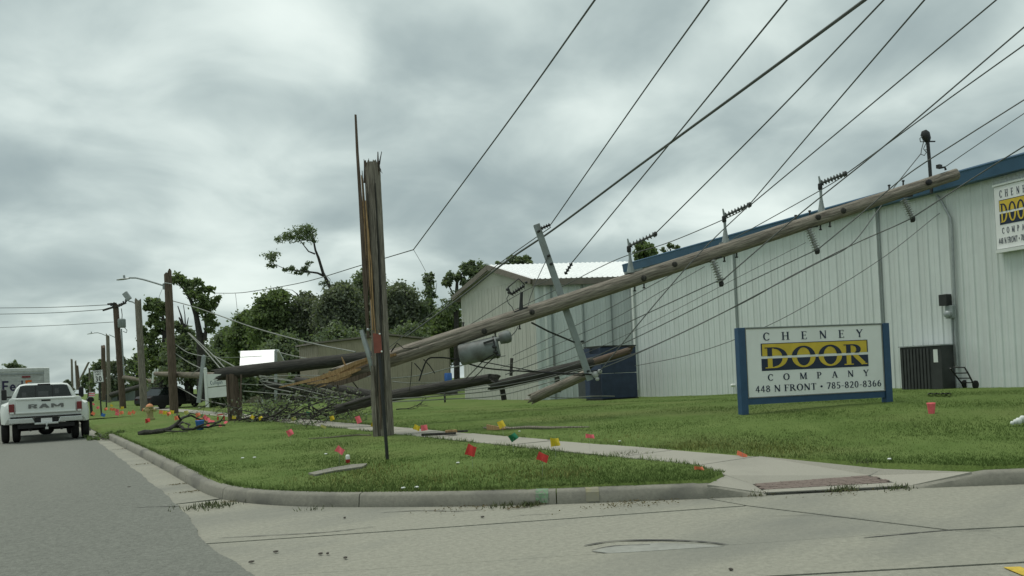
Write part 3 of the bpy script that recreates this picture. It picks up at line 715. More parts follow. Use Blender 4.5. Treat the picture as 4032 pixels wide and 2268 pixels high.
# main white building
WL, WR = np.array([23.05, 24.75]), np.array([20.5, 8.2])
wa = (WR-WL)/np.linalg.norm(WR-WL); wnrm = np.array([wa[1], -wa[0]])
if wnrm[0] > 0: wnrm = -wnrm
W3 = np.array([wnrm[0], wnrm[1], 0]); A3 = np.array([wa[0], wa[1], 0])
WE = WL+wa*26.0; EAVE = 5.90
shop = thing('metal_building', 'long white ribbed metal building with blue eave trim behind the lawn sign', 'building', (WL[0], WL[1], 0.1))
clad(shop, WL, WE, 0.05, EAVE-0.05+0.02, m_wall)
BK = WL-wnrm*16
clad(shop, BK, WL, 0.05, EAVE+0.3, m_wall, ribs=3)
mb = MB(); c0 = WL-wa*0.22+wnrm*0.30; c1 = WE+wnrm*0.30
mb.prism([(*(WL-wa*0.22+wnrm*.05), EAVE-0.02), (*(WL-wa*0.22+wnrm*.28), EAVE-0.02), (*(WL-wa*.22+wnrm*.33), EAVE+0.30), (*(WL-wa*.22-wnrm*0.3), EAVE+0.33)], (*(WE-WL+wa*0.22), 0))
build('gutter', mb, m_blueroof, shop)
mb = MB(); rz = EAVE+0.30
mb.add([(*(WL-wa*.25+wnrm*.2), rz), (*(WE+wnrm*.2), rz), (*(WE-wnrm*16), rz+1.1), (*(WL-wa*.25-wnrm*16), rz+1.1)], [(0, 1, 2, 3)])
build('roof', mb, m_blueroof, shop, fix=False)
mb = MB(); mb.tube([(*(WL-wa*.22+wnrm*.30), EAVE+.31), (*(WE+wnrm*.30), EAVE+.31)], 0.045, 8); build('gutter_lip', mb, m_blueroof, shop, smooth=True)
def on_wall(x, y, off=0.0):
    d = ray(x, y); o = np.array([*(WL+wnrm*off), 0.0]); n = W3
    t = np.dot(o-CAM, n)/np.dot(d, n); return CAM+d*t
def wall_s(x, y=1300): return float(np.dot(on_wall(x, y)[:2]-WL, wa))
def wp(s, z, off): return np.array([*(WL+wa*s+wnrm*off), z])
# downpipes
s0 = wall_s(2492); mb = MB(); mb.bar(wp(0.16, 0.55, .09), wp(0.16, EAVE, .09), 0.11, 0.09, up=(1, 0, 0)); mb.bar(wp(0.16, 0.58, .09), wp(0.05, 0.36, .30), 0.11, 0.10)
build('downpipe', mb, m_white, shop)
for sx in (2902, 3473):
    s = wall_s(sx); mb = MB(); mb.box(wp(s, EAVE/2+.1, .055), (0.09, 0.07, EAVE-.1), (A3, W3, (0, 0, 1))); build('downpipe', mb, m_wall, shop)
    mb = MB(); mb.box(wp(s+.09, EAVE/2+.1, .035), (0.05, 0.02, EAVE-.1), (A3, W3, (0, 0, 1))); build('joint_strip', mb, m_grey, shop)
# conduit with its meter
def wq(x, y, off=.08): p = on_wall(x, y, off); return p
mb = MB(); mb.tube([wq(3690, 770), wq(3705, 790), wq(3742, 858), wq(3748, 900), wq(3757, 1130), wq(3762, 1300), wq(3770, 1440)], 0.035, 8); build('conduit', mb, m_galv, shop, smooth=True)
mb = MB(); mb.tube([wq(3748, 1250), wq(3755, 1400)], 0.028, 8); build('conduit', mb, m_galv, shop, smooth=True)
fr = Frame(wq(3718, 1205, .04), A3, (0, 0, 1))
if np.dot(fr.n, W3) < 0: fr.n = -fr.n
fr.rect('lamp_box', 0, 0, .22, .30, 0, .22, m_dark, shop, .01)
fr = Frame(wq(3733, 1255, .04), A3, (0, 0, 1)); fr.n = W3
fr.rect('meter_box', .04, 0, .25, .34, 0, .16, m_grey, shop, .01)
mb = MB(); mb.lathe(wq(3737, 1237, .20), W3, [(0, .09), (.10, .09), (.13, .05)], 12); build('meter', mb, m_galv, shop, smooth=True)
mb = MB(); mb.lathe(wq(2893, 1517, .05), W3, [(0, .06), (.14, .06), (.2, .03)], 10); build('pipe_end', mb, m_white, shop, smooth=True)
# service mast above the roof
mast = thing('service_mast', 'slim electric service mast with looped wires above the blue eave', 'mast', wq(3672, 720, -.25))
mb = MB(); mb.tube([at(3668, 760, 19.6), at(3660, 640, 19.6), at(3652, 548, 19.6)], 0.045, 8); build('pipe', mb, m_dark, mast, smooth=True)
mb = MB(); mb.lathe(at(3654, 560, 19.6), at(3640, 520, 19.6)-at(3654, 560, 19.6), [(0, .05), (.08, .10), (.24, .115), (.33, .06)], 10); build('weatherhead', mb, m_dark, mast, smooth=True)
mb = MB(); mb.bar(at(3652, 557, 19.6), at(3682, 557, 19.6), 0.03, 0.03); build('bracket', mb, m_dark, mast)
mb = MB(); mb.tube([at(3636, 535, 19.6), at(3622, 545, 19.5), at(3624, 558, 19.5), at(3640, 558, 19.6)], 0.012, 5); mb.tube([at(3640, 545, 19.6), at(3628, 590, 19.5), at(3626, 608, 19.5), at(3640, 612, 19.5), at(3648, 600, 19.5), at(3640, 590, 19.5)], 0.012, 5); mb.tube([at(3648, 560, 19.6), at(3635, 588, 19.5), at(3652, 590, 19.6)], 0.011, 5)
build('looped_cable', mb, m_wire, mast, smooth=True)
# sign on the wall
ws = thing('wall_sign', 'square company sign high on the white wall, cut by the right frame edge', 'sign', wq(3915, 1000, .06))
p0 = on_wall(3936, 983, .05); ztop = on_wall(3915, 742, .05)[2]
hgt = ztop-p0[2]; wsf = Frame(p0, A3, (0, 0, 1)); wsf.n = W3.copy(); WW = hgt*.66
wsf.rect('board', 0, 0, WW, hgt, 0, .10, m_board, ws)
company_face(wsf, WW, hgt, .102, ws, 0.42)
wsf.rect('ledge', 0, -.10, WW, -.02, 0, .16, m_white, ws)
wsf.rect('top_rail', -.02, hgt+.01, WW, hgt+.06, 0, .13, m_white, ws)

# blue dumpster and dark cabinet against the wall
gz = 0.16
p = at(2412, 1560, 30.5); dfr = thing('dumpster', 'dark navy steel dumpster standing at the far end of the white wall', 'dumpster', (p[0], p[1], gz))
a0 = at(2322, 1558, 31.5); a1 = at(2372, 1562, 30.4); a2 = at(2512, 1562, 31.2)
def zz_(p, z): return np.array([p[0], p[1], z])
m_dnavy = M('navy_steel', (0.030, 0.045, 0.085), 0.55, var=0.2, scale=3); m_dgrey = M('grey_steel_side', (0.055, 0.062, 0.066), 0.55, var=0.2, scale=3)
top = at(2330, 1372, 31.4)[2]
n12 = np.cross(a2-a1, (0, 0, 1)); n12[2] = 0; n12 /= np.linalg.norm(n12)
if np.dot(n12, FW) > 0: n12 = -n12
back = -n12*1.3
mb = MB(); mb.prism([zz_(a1, gz+.12), zz_(a2, gz+.12), zz_(a2, 1.32), zz_(a1, 1.32)], back); build('front', mb, m_dnavy, dfr, bevel=.02)
mb = MB(); mb.prism([zz_(a1, 1.34), zz_(a2, 1.34), zz_(a2, top), zz_(a1, top)], back); build('body', mb, m_dnavy, dfr, bevel=.02)
mb = MB(); mb.prism([zz_(a0, gz+.12), zz_(a1, gz+.12)-n12*.02, zz_(a1, 1.5)-n12*.02, zz_(a0, 1.5)], -n12*.9+np.array([0, 0, 0])); build('side', mb, m_dgrey, dfr)
mb = MB(); mb.prism([zz_(a1, top+.01)+n12*.03, zz_(a2, top+.01)+n12*.03, zz_(a2, top+.07)+n12*.03, zz_(a1, top+.07)+n12*.03], -n12*1.3); build('lid', mb, m_dark, dfr)
mb = MB(); mb.prism([zz_(a1, gz)+n12*.05, zz_(a2, gz)+n12*.05, zz_(a2, gz+.11)+n12*.05, zz_(a1, gz+.11)+n12*.05], -n12*1.3); build('skid', mb, m_black, dfr)
mb = MB(); mb.prism([zz_(a0, 1.45)+n12*.04, (zz_(a0, 1.45)*.6+zz_(a1, 1.45)*.4)+n12*.04, (zz_(a0, 2.0)*.6+zz_(a1, 2.0)*.4)+n12*.04, zz_(a0, 2.0)+n12*.04], -n12*.3); build('pale_box', mb, m_galv, dfr)
mb = MB(); mb.prism([zz_(a0, top), zz_(a1, top)-n12*.03, zz_(a1, top-.25)-n12*.03, zz_(a0, top-.25)], -n12*.8); build('side_rail', mb, m_dark, dfr)

s1, s2 = wall_s(3598), wall_s(3762)
cab = thing('utility_cabinet', 'charcoal louvred cabinet against the white wall right of the lawn sign', 'cabinet', wp((s1+s2)/2, 0.4, .5))
cz = float(on_wall(3598, 1366, .6)[2]); zb = 0.35
cf = Frame(wp(s1, zb, .12), A3, (0, 0, 1)); cf.n = W3.copy(); cw = s2-s1; ch = cz-zb
m_char = M('charcoal_steel', (0.040, 0.044, 0.043), 0.6, var=0.2, scale=4)
cf.rect('body', 0, 0, cw, ch, 0, .5, m_char, cab, .012)
nsl = 9
for i in range(nsl):
    cf.rect('louvre', 0.04+cw*.72*i/nsl, .05, 0.04+cw*.72*(i+.62)/nsl, ch-.06, .502, .53, m_char, cab)
cf.rect('notice', cw*.82, ch*.68, cw*.92, ch*.93, .502, .508, m_white, cab)
cf.rect('top', -.02, ch, cw+.02, ch+.03, -.02, .54, m_galv, cab)
ht = thing('hand_truck', 'black hand truck leaning beside the charcoal cabinet', 'hand truck', on_lawn(3830, 1530))
b1, b2 = on_lawn(3800, 1527), on_lawn(3842, 1530)
t1, t2 = wq(3742, 1450, .75), wq(3795, 1448, .75)
mb = MB(); mb.tube([t1, b1], .02, 6); build('rail', mb, m_black, ht, smooth=True)
mb = MB(); mb.tube([wq(3755, 1446, .75), wq(3798, 1447, .75), wq(3812, 1470, .7), b2], .02, 6); build('rail', mb, m_black, ht, smooth=True)
for t in (.25, .5, .72):
    mb = MB(); mb.tube([t1*(1-t)+b1*t, t2*(1-t)+b2*t], .016, 6); build('rung', mb, m_black, ht, smooth=True)
for bb in (b1, b2):
    mb = MB(); mb.lathe(bb+np.array([0, 0, .10])-A3*.03, A3, [(0, .09), (.01, .11), (.05, .11), (.06, .09)], 12); build('wheel', mb, m_rubber, ht, smooth=True)

# second building with the white roof
def camxz(x, z): return np.array([x*math.cos(YAW)+z*math.sin(YAW), -x*math.sin(YAW)+z*math.cos(YAW)])
q1 = at(2110, 1300, 35.0)[:2]; q2 = at(1820, 1300, 40.6)[:2]; q3 = camxz(9.2, 36.0); q4 = q2+(q3-q1)
E2, RG2 = 5.95, 7.05
b2t = thing('metal_building', 'beige and white metal building with white roof and brown trim beyond the first', 'building', (q1[0], q1[1], .1))
clad(b2t, q1, q3, .05, E2, m_wall); 
a_, n_ = clad(b2t, q2, q1, .05, E2, m_beige)
mid = (q1+q2)/2
mb = MB(); nn3 = np.array([n_[0], n_[1], 0]); mb.prism([(*q1, E2+.04), (*q2, E2+.04), (*mid, RG2)], -nn3*.1); build('gable', mb, m_beige, b2t)
ru = (q3-q1)/np.linalg.norm(q3-q1); Lr = np.linalg.norm(q3-q1)
def roof_side(eave, ridge, tag_):
    e = eave-ru*.25; r_ = ridge-ru*.25; w = (Lr+.25)/11
    out_ = (eave-ridge); out_ = out_/np.linalg.norm(out_); e = e+out_*.3; ez_ = E2+.07-.3*(RG2-E2)/np.linalg.norm(eave-ridge)
    ex3 = np.array([ru[0], ru[1], 0]); ey3 = np.array([r_[0]-e[0], r_[1]-e[1], RG2+.08-ez_]); LL = np.linalg.norm(ey3); ey3 /= LL; nz3 = np.cross(ex3, ey3)
    sg = 1 if nz3[2] > 0 else -1; nz3 = nz3*sg
    for i in range(11):
        mb = MB(); pr = []
        for k in range(3):
            c = w*(k+.5)/3; pr += [(c-.05, 0), (c-.02, .035), (c+.02, .035), (c+.05, 0)]
        pr = [(0.002, 0)]+pr+[(w-.002, 0)]; o_ = np.array([e[0], e[1], ez_])+ex3*w*i; n = len(pr)
        vs = [o_+ex3*x+nz3*y for x, y in pr]+[o_+ex3*x+nz3*y+ey3*LL for x, y in pr]
        mb.add(vs, [(j, j+1, n+j+1, n+j) for j in range(n-1)]); build('roof_sheet', mb, m_roofw, b2t, fix=False)
    mb = MB(); mb.bar((e[0], e[1], ez_-.16), (e[0]+ru[0]*(Lr+.25), e[1]+ru[1]*(Lr+.25), ez_-.16), .14, .30); build('eave_trim', mb, m_trim, b2t)
    mb = MB(); r0_ = np.array([*(ridge-ru*.3), RG2-.05]); e0_ = np.array([*(eave-ru*.3+out_*.3), ez_-.12]); mb.bar(e0_, r0_, .12, .26); build('rake_trim', mb, m_trim, b2t)
roof_side(q1, mid, 'a'); roof_side(q2, mid, 'b')
def s2p(x): # point on the south wall of building 2 under photo column x
    d = ray(x, 1300); d2_ = np.array([d[0], d[1]]); Mx = np.array([[d2_[0], -ru[0]], [d2_[1], -ru[1]]]); t, s = np.linalg.solve(Mx, q1); return q1+ru*s
sn = np.array([ru[1], -ru[0]])
for x, w_, mt in ((2118, .16, m_wall), (2150, .12, m_white), (2176, .10, m_grey), (2300, .05, m_grey), (2410, .05, m_grey)):
    pp_ = s2p(x); mb = MB(); mb.box((*(pp_+sn*.06), E2/2), (w_, .08, E2-.1), ((ru[0], ru[1], 0), (sn[0], sn[1], 0), (0, 0, 1))); build('downpipe', mb, mt, b2t)
pp_ = s2p(2000)
# tan building further back
g1, g2 = at(1252, 1400, 52.0)[:2], at(1772, 1400, 58.0)[:2]
tb = thing('tan_building', 'low tan ribbed metal building below the dark trees', 'building', (g1[0], g1[1], .2))
ga, gn = clad(tb, g1, g2, .15, 4.05, m_tan, 1.2, 3); gn = gn[:2]
gm = g1+(g2-g1)*.5; gn3 = np.array([gn[0], gn[1], 0])
mb = MB(); mb.prism([(*(g1), 4.2), (*(g2), 4.2), (*gm, 4.75)], -gn3*.1); build('gable', mb, m_tan, tb)
gb = -gn*4
for e_ in (g1, g2):
    mb = MB(); o_ = (e_-gm)/np.linalg.norm(e_-gm)*.3
    mb.prism([(*(e_+o_+gn*.3), 4.22), (*(gm+gn*.3), 4.80), (*(gm+gn*.3), 4.92), (*(e_+o_+gn*.3), 4.34)], -gn3*4.3); build('roof', mb, m_trim, tb)
clad(tb, g2, g2+gb, .15, 4.05, m_tan, 1.2, 3); clad(tb, g1+gb, g1, .15, 4.05, m_tan, 1.2, 3)
bar_p = at(1765, 1490, 56.0)
brl = MB(); brl.lathe((bar_p[0], bar_p[1], .9), (0, 0, 1), [(0, .26), (.1, .29), (.45, .30), (.8, .29), (.9, .26)], 12)
tag(build('barrel', brl, M('blue_plastic', (0.05, 0.14, 0.42), .5), smooth=True), 'bright blue barrel stacked at the right end of the tan building', 'barrel')
brl = MB(); brl.box((bar_p[0], bar_p[1], .54), (1.0, 1.0, .68)); tag(build('crate', brl, m_bark, bevel=.02), 'dark crate beneath the blue barrel', 'crate')
# small white roofed house in the trees
h = at(990, 1440, 56.0)
hs = thing('house', 'small house with bright white metal roof among the trees', 'building', (h[0], h[1], .2))
hx = np.array([RT[0], RT[1], 0]); hx /= np.linalg.norm(hx); hy = np.array([FW[0], FW[1], 0]); hy /= np.linalg.norm(hy)
hc = np.array([h[0], h[1], 0])
def hp(x, y, z): return hc+hx*x*.72+hy*y*.72+np.array([0, 0, .2+(z-.2)*.78])
mb = MB(); mb.prism([hp(-2.2, 0, .2), hp(2.0, 0, .2), hp(2.0, 6, .2), hp(-2.2, 6, .2)], (0, 0, 2.5)); build('wall', mb, m_tan, hs)
mb = MB(); mb.prism([hp(-1.2, -.4, 2.6), hp(2.5, -.4, 2.6), hp(1.7, 3, 5.25), hp(-2.2, 3, 5.25)], (0, 0, .12)); build('roof', mb, m_roofw, hs)
mb = MB(); mb.prism([hp(-2.4, 6.4, 2.6), hp(2.3, 6.4, 2.6), hp(2.0, 3.02, 5.25), hp(-2.4, 3.02, 5.25)], (0, 0, .12)); build('roof', mb, m_roofw, hs)
for x in (-.9, .6):
    mb = MB(); mb.box(hp(x, -.03, 1.6), (.8, .06, 1.0), (hx, hy, (0, 0, 1))); wd = build('window', mb, m_glass, hs)
mb = MB(); mb.box(hp(1.5, -.03, 1.25), (.85, .06, 2.0), (hx, hy, (0, 0, 1))); build('door', mb, m_white, hs)

# ------------------------------------------------------------------ company sign on the lawn
sl, sr = on_lawn(2928, 1632), on_lawn(3494, 1583)
sg = thing('lawn_sign', 'white company sign with gold and navy band between blue posts on the lawn', 'sign', (sl+sr)/2)
ax_ = sr-sl; ax_[2] = 0; SWD = np.linalg.norm(ax_); ax_ /= SWD; nx = np.cross(ax_, (0, 0, 1.0))
dl = float(np.dot(sl-CAM, FW)); H_l = 341*dl/FOC*1.0
PT = sl[2]+H_l
for pnt, w_ in ((sl, .15), (sr, .15)):
    mb = MB(); mb.box((pnt[0], pnt[1], (pnt[2]-.15+PT)/2), (w_, .17, PT-pnt[2]+.15), (ax_, -nx, (0, 0, 1))); build('post', mb, m_bluepaint, sg, bevel=.006)
bz = sl[2]+H_l*.185
sf = Frame(np.array([sl[0], sl[1], bz])+ax_*.085, ax_, (0, 0, 1)); 
if np.dot(sf.n, FW) > 0: sf.n = -sf.n
PW, PH = SWD-.17, PT-bz-.015
brd = sf.rect('board', 0, 0, PW, PH, -.055, .055, m_board, sg)
sf.rect('rail', 0, -.135, PW, -.006, -.05, .05, m_bluepaint, sg)
m_frame = M('grey_edge', (.20, .21, .2), .6)
for nm, r4 in (('edge_strip', (0, PH-.018, PW, PH)), ('edge_strip', (0, 0, PW, .018)), ('edge_strip', (0, .02, .018, PH-.02)), ('edge_strip', (PW-.018, .02, PW, PH-.02))):
    sf.rect(nm, *r4, .056, .068, m_frame, sg)
sf.rect('cap', -.02, PH+.003, PW+.02, PH+.018, -.075, .075, m_galv, sg)
company_face(sf, PW, PH, .057, sg, 1.12)

# ------------------------------------------------------------------ poles and logs
def log_mesh(L, r0, r1, seed, nseg=26, nring=28, jag_top=0.0, jag_bot=0.0, crack=0.06, bend=0.0):
    """a split and weathered round timber along local z"""
    r = np.random.default_rng(seed); mb = MB(); vs = []
    ph = r.uniform(0, 6.28, 6); ck = r.uniform(0, 6.28, 4); tw = r.uniform(-.25, .25)
    jt = r.uniform(0, 1, nseg); jt = (jt+np.roll(jt, 1)+np.roll(jt, 2))/3+.35*np.sin(np.arange(nseg)*2*np.pi/nseg+ph[0]); jb = r.uniform(0, 1, nseg)
    for i in range(nring+1):
        t = i/nring; R = r0+(r1-r0)*t
        for k in range(nseg):
            a = 2*math.pi*k/nseg; aa = a+tw*t
            m = 1+.018*math.sin(3*aa+ph[0])+.014*math.sin(5*aa+ph[1]+2*t)+.012*math.sin(9*aa+ph[2])+r.normal(0, .006)
            for c in ck:
                d = abs((aa-c+.35*math.sin(t*3+c)*.4+math.pi) % (2*math.pi)-math.pi)
                m -= crack*math.exp(-(d/.11)**2)*(.5+.5*math.sin(5*t+c*3))
            z = t*L
            if i >= nring-2 and jag_top: z += jag_top*(jt[k]-.6)*(1, .45, .12)[nring-i] if i > nring-3 else 0
            if i <= 2 and jag_bot: z -= jag_bot*(jb[k]-.3)*(1, .45, .12)[i]
            vs.append((R*m*math.cos(a)+bend*math.sin(math.pi*t), R*m*math.sin(a), z))
    n = nseg; m_ = nring+1
    fs = [(i*n+k, i*n+(k+1) % n, (i+1)*n+(k+1) % n, (i+1)*n+k) for i in range(m_-1) for k in range(n)]
    cb = len(vs); vs.append((0, 0, 0.03)); vs.append((0, 0, L-.05-(.3*jag_top)))
    fs += [(cb, (k+1) % n, k) for k in range(n)] + [(cb+1, (m_-1)*n+k, (m_-1)*n+(k+1) % n) for k in range(n)]
    mb.add(vs, fs); return mb
def timber(name, A, B, r0, r1, seed, mat, parent=None, **k):
    A = np.array(A, float); B = np.array(B, float); L = float(np.linalg.norm(B-A))
    me = mesh_from(name, log_mesh(L, r0, r1, seed, **k), mat, True)
    try: me.set_sharp_from_angle(angle=math.radians(50))
    except Exception: pass
    o = bpy.data.objects.new(name, me); Mx = axis_matrix(A, B, seed*.7)
    if parent is not None:
        og = origin_of(parent); link(o, parent, og); o.matrix_local = Matrix.Translation(Vector(tuple(-og))) @ Mx
    else:
        link(o, None, A); o.matrix_world = Mx
    return o
def sliver(pts, w, th, mat, parent, name='splinter', side=None):
    """a flat tapering splinter through the points"""
    n = len(pts); mb = MB(); P = [np.array(p, float) for p in pts]; rings = []
    for i, p in enumerate(P):
        t = P[min(i+1, n-1)]-P[max(i-1, 0)]; t /= np.linalg.norm(t); s = np.cross(t, FW if side is None else side); s /= np.linalg.norm(s); u = np.cross(s, t)
        k = w[i] if hasattr(w, '__len__') else w*(1-.75*i/(n-1))
        rings.append([p+s*k/2+u*th/2, p-s*k/2+u*th/2, p-s*k/2-u*th/2, p+s*k/2-u*th/2])
    mb.loft(rings); return build(name, mb, mat, parent)

PZ = 16.6
stub_b = on_lawn(1515, 1716)
stub = thing('broken_pole', 'tall snapped wooden utility pole with splintered top nearest the pavement', 'utility pole', stub_b)
top_c = at(1466, 652, PZ)
timber('shaft', stub_b-np.array([0, 0, .2]), top_c, .212, .175, 21, m_wood, stub, jag_top=.30, nring=60, nseg=44, crack=.16)
S = lambda x, y, d=0.0: at(x, y, PZ-.2-d)
# the long sliver, the torn strips and the open checks
sliver([S(1450, 1330, -.06), S(1440, 1150, -.02), S(1430, 950, -.02), S(1418, 770, -.02), S(1407, 600, -.02), S(1400, 452, -.02)], [.05, .10, .10, .07, .055, .04], .05, m_brown, stub)
rr_ = random.Random(12)
def strip(x0, y0, x1, y1, w_, mt, off=.205):
    n_ = 7; pts = []; ws_ = []
    for k in range(n_):
        t = k/(n_-1); pts.append(at(x0+(x1-x0)*t+rr_.uniform(-2.0, 2.0), y0+(y1-y0)*t, PZ-off)); ws_.append(w_*(.25+.75*math.sin(math.pi*(.12+.8*t)))*rr_.uniform(.7, 1.2))
    sliver(pts, ws_, .045, mt, stub)
for x0, y0, x1, y1, w_, mt in ((1468, 1300, 1441, 790, .045, m_fresh), (1480, 1320, 1452, 900, .026, m_fresh), (1458, 1180, 1428, 700, .055, m_brown), (1447, 1060, 1424, 690, .035, m_fresh), (1500, 1690, 1490, 1330, .035, m_brown), (1521, 1700, 1486, 950, .03, m_darkwood), (1510, 1640, 1494, 1300, .022, m_fresh), (1507, 1260, 1478, 720, .024, m_darkwood), (1470, 1240, 1447, 760, .02, m_darkwood), (1494, 1150, 1470, 700, .018, m_wood), (1528, 1660, 1504, 1120, .025, m_wood), (1488, 1560, 1470, 1100, .018, m_darkwood)):
    strip(x0, y0, x1, y1, w_, mt, .2 if mt is not m_darkwood else .195)
sliver([at(1466, 1440, PZ-.2), at(1470, 1560, PZ-.2), at(1480, 1722, PZ-.2)], [.05, .10, .10], .08, m_wood, stub, 'side_stave')
# torn crown
for x0, y0, x1, y1, w_ in ((1441, 720, 1438, 632, .10), (1452, 690, 1444, 640, .05), (1487, 690, 1488, 598, .045), (1488, 660, 1503, 597, .02), (1490, 660, 1498, 625, .025), (1493, 660, 1500, 672, .03), (1492, 668, 1506, 682, .015), (1475, 690, 1476, 640, .06), (1427, 740, 1426, 672, .02), (1434, 700, 1433, 626, .012), (1449, 640, 1452, 624, .01)):
    sliver([at(x0, y0, PZ-.08), at((x0+x1)/2+1, (y0+y1)/2, PZ-.08), at(x1, y1, PZ-.08)], [w_, w_*.85, w_*.3], .04, m_brown if w_ > .03 else m_darkwood, stub)
# cable guard bent away from the pole
mb = MB(); mb.tube([at(1424, 1300, PZ-.1), at(1436, 1345, PZ-.12), at(1449, 1385, PZ-.16), at(1458, 1425, PZ-.16), at(1465, 1465, PZ-.1)], [.055, .06, .06, .05, .03], 8)
build('cable_guard', mb, m_galv, stub, smooth=True)
mb = MB(); mb.ball(at(1449, 1298, PZ-.22), .035); build('bolt', mb, m_galv, stub, smooth=True)

# street sign on black post, seen almost edge on
ps = on_lawn(1526, 1808); pd = float(np.dot(ps-CAM, FW))
ss = thing('street_sign', 'small rusty red sign on a leaning black post in front of the snapped pole', 'sign', ps)
mb = MB(); mb.tube([ps-np.array([0, 0, .1]), at(1510, 1600, pd), at(1498, 1450, pd), at(1487, 1315, pd+.05)], .029, 8); build('post', mb, m_dark, ss, smooth=True)
mb = MB(); mb.prism([at(1468, 1312, pd-.06), at(1500, 1316, pd-.10), at(1504, 1388, pd-.10), at(1473, 1391, pd-.06)], FW*.012); build('plate', mb, m_rust, ss)
for xx, yy in ((1495, 1315), (1503, 1384)):
    mb = MB(); mb.ball(at(xx, yy, pd-.11), .016); build('bolt', mb, m_white, ss, smooth=True)

# fallen transmission pole, still hung from its wires
FZ = 17.15
fp = thing('fallen_pole', 'long fallen wooden power pole hanging in its wires with snapped butt', 'utility pole', at(1480, 1716, FZ))
CL = [(1330, 1462), (1565, 1394), (2035, 1238), (2504, 1098), (2974, 952), (3287, 853), (3748, 692)]
pA, pB = at(1345, 1476, FZ+.15), at(3766, 686, FZ-.15)
def axp(x):   # point on the pole axis under photo column x
    best = None
    for t in np.linspace(0, 1, 400):
        p = pA+(pB-pA)*t; d = p-CAM; k = d@FW; px = PX+FOC*(d@RT)/k
        if best is None or abs(px-x) < best[0]: best = (abs(px-x), p, t, PY-FOC*(d@UP)/k)
    return best[1], best[2]
PDIR = (pB-pA)/np.linalg.norm(pB-pA)
shaft = timber('shaft', pA, pB, .206, .132, 33, m_wood, fp, jag_bot=.5, nring=70, nseg=36, crack=.13)
def prad(t): return .205+(.135-.205)*t
for w0, pts, ws_ in ((0, [(1560, 1395), (1450, 1418), (1340, 1462), (1270, 1490)], [.05, .14, .13, .06]), (1, [(1500, 1395), (1400, 1430), (1330, 1462), (1260, 1488), (1190, 1505), (1100, 1525)], [.03, .09, .10, .09, .06, .02]), (2, [(1420, 1452), (1350, 1478), (1290, 1500), (1210, 1512)], [.06, .10, .09, .03]),
                     (3, [(1480, 1462), (1400, 1490), (1340, 1508), (1300, 1512)], [.08, .12, .11, .05])):
    sliver([at(x, y, FZ-.10-.03*w0) for x, y in pts], ws_, .06, m_fresh if w0 < 3 else m_brown, fp)
for k_ in range(16):
    x0 = rr_.uniform(1300, 1420); y0 = 1476-(x0-1345)*.327+rr_.uniform(-14, 22); L_ = rr_.uniform(30, 120)
    sliver([at(x0, y0, FZ-.16), at(x0-L_*.5, y0+L_*.16+rr_.uniform(-3, 5), FZ-.17), at(x0-L_, y0+L_*.3+rr_.uniform(-6, 14), FZ-.16)], [.03, .03, .006], .02, m_fresh if k_ % 4 else m_brown, fp)
for x0, y0, x1, y1, w_, mt in ((1300, 1462, 1285, 1500, .05, m_fresh), (1275, 1470, 1272, 1512, .04, m_brown), (1312, 1470, 1312, 1520, .05, m_brown), (1330, 1480, 1330, 1530, .04, m_brown), (1360, 1440, 1345, 1405, .03, m_fresh)):
    sliver([at(x0, y0, FZ-.1), at((x0+x1)/2, (y0+y1)/2, FZ-.1), at(x1, y1, FZ-.1)], [w_, w_*.9, w_*.5], .04, mt, fp)
# knots
for x, dy in ((2095, 0), (2530, 8), (2650, -5), (3215, -6), (3310, 0), (1905, 12)):
    p, t = axp(x); q = p-FW*(prad(t)*.93)-UP*dy*FZ/FOC
    mb = MB(); mb.lathe(q, -FW, [(-.02, .075), (.02, .06), (.035, .03)], 10); build('knot', mb, m_darkwood, fp, smooth=True)
for x in (3642,):
    p, t = axp(x); mb = MB(); mb.lathe(p-FW*.12+UP*.01, -FW, [(0, .065), (.05, .07), (.07, .04)], 10); build('socket', mb, m_black, fp, smooth=True)
for x, up in ((1950, -1), (2045, -1), (2500, -1), (2535, -1), (2855, -1), (2900, -1), (3230, -1), (3270, -1), (3135, 1), (3190, 1), (3500, 1), (3555, 1), (1826, 1), (2865, 1)):
    p, t = axp(x); b0 = p+UP*up*prad(t)*.8; mb = MB(); mb.lathe(b0, UP*up, [(0, .02), (.12, .018), (.122, .035), (.15, .03)], 8); build('bolt', mb, m_dark, fp, smooth=True)
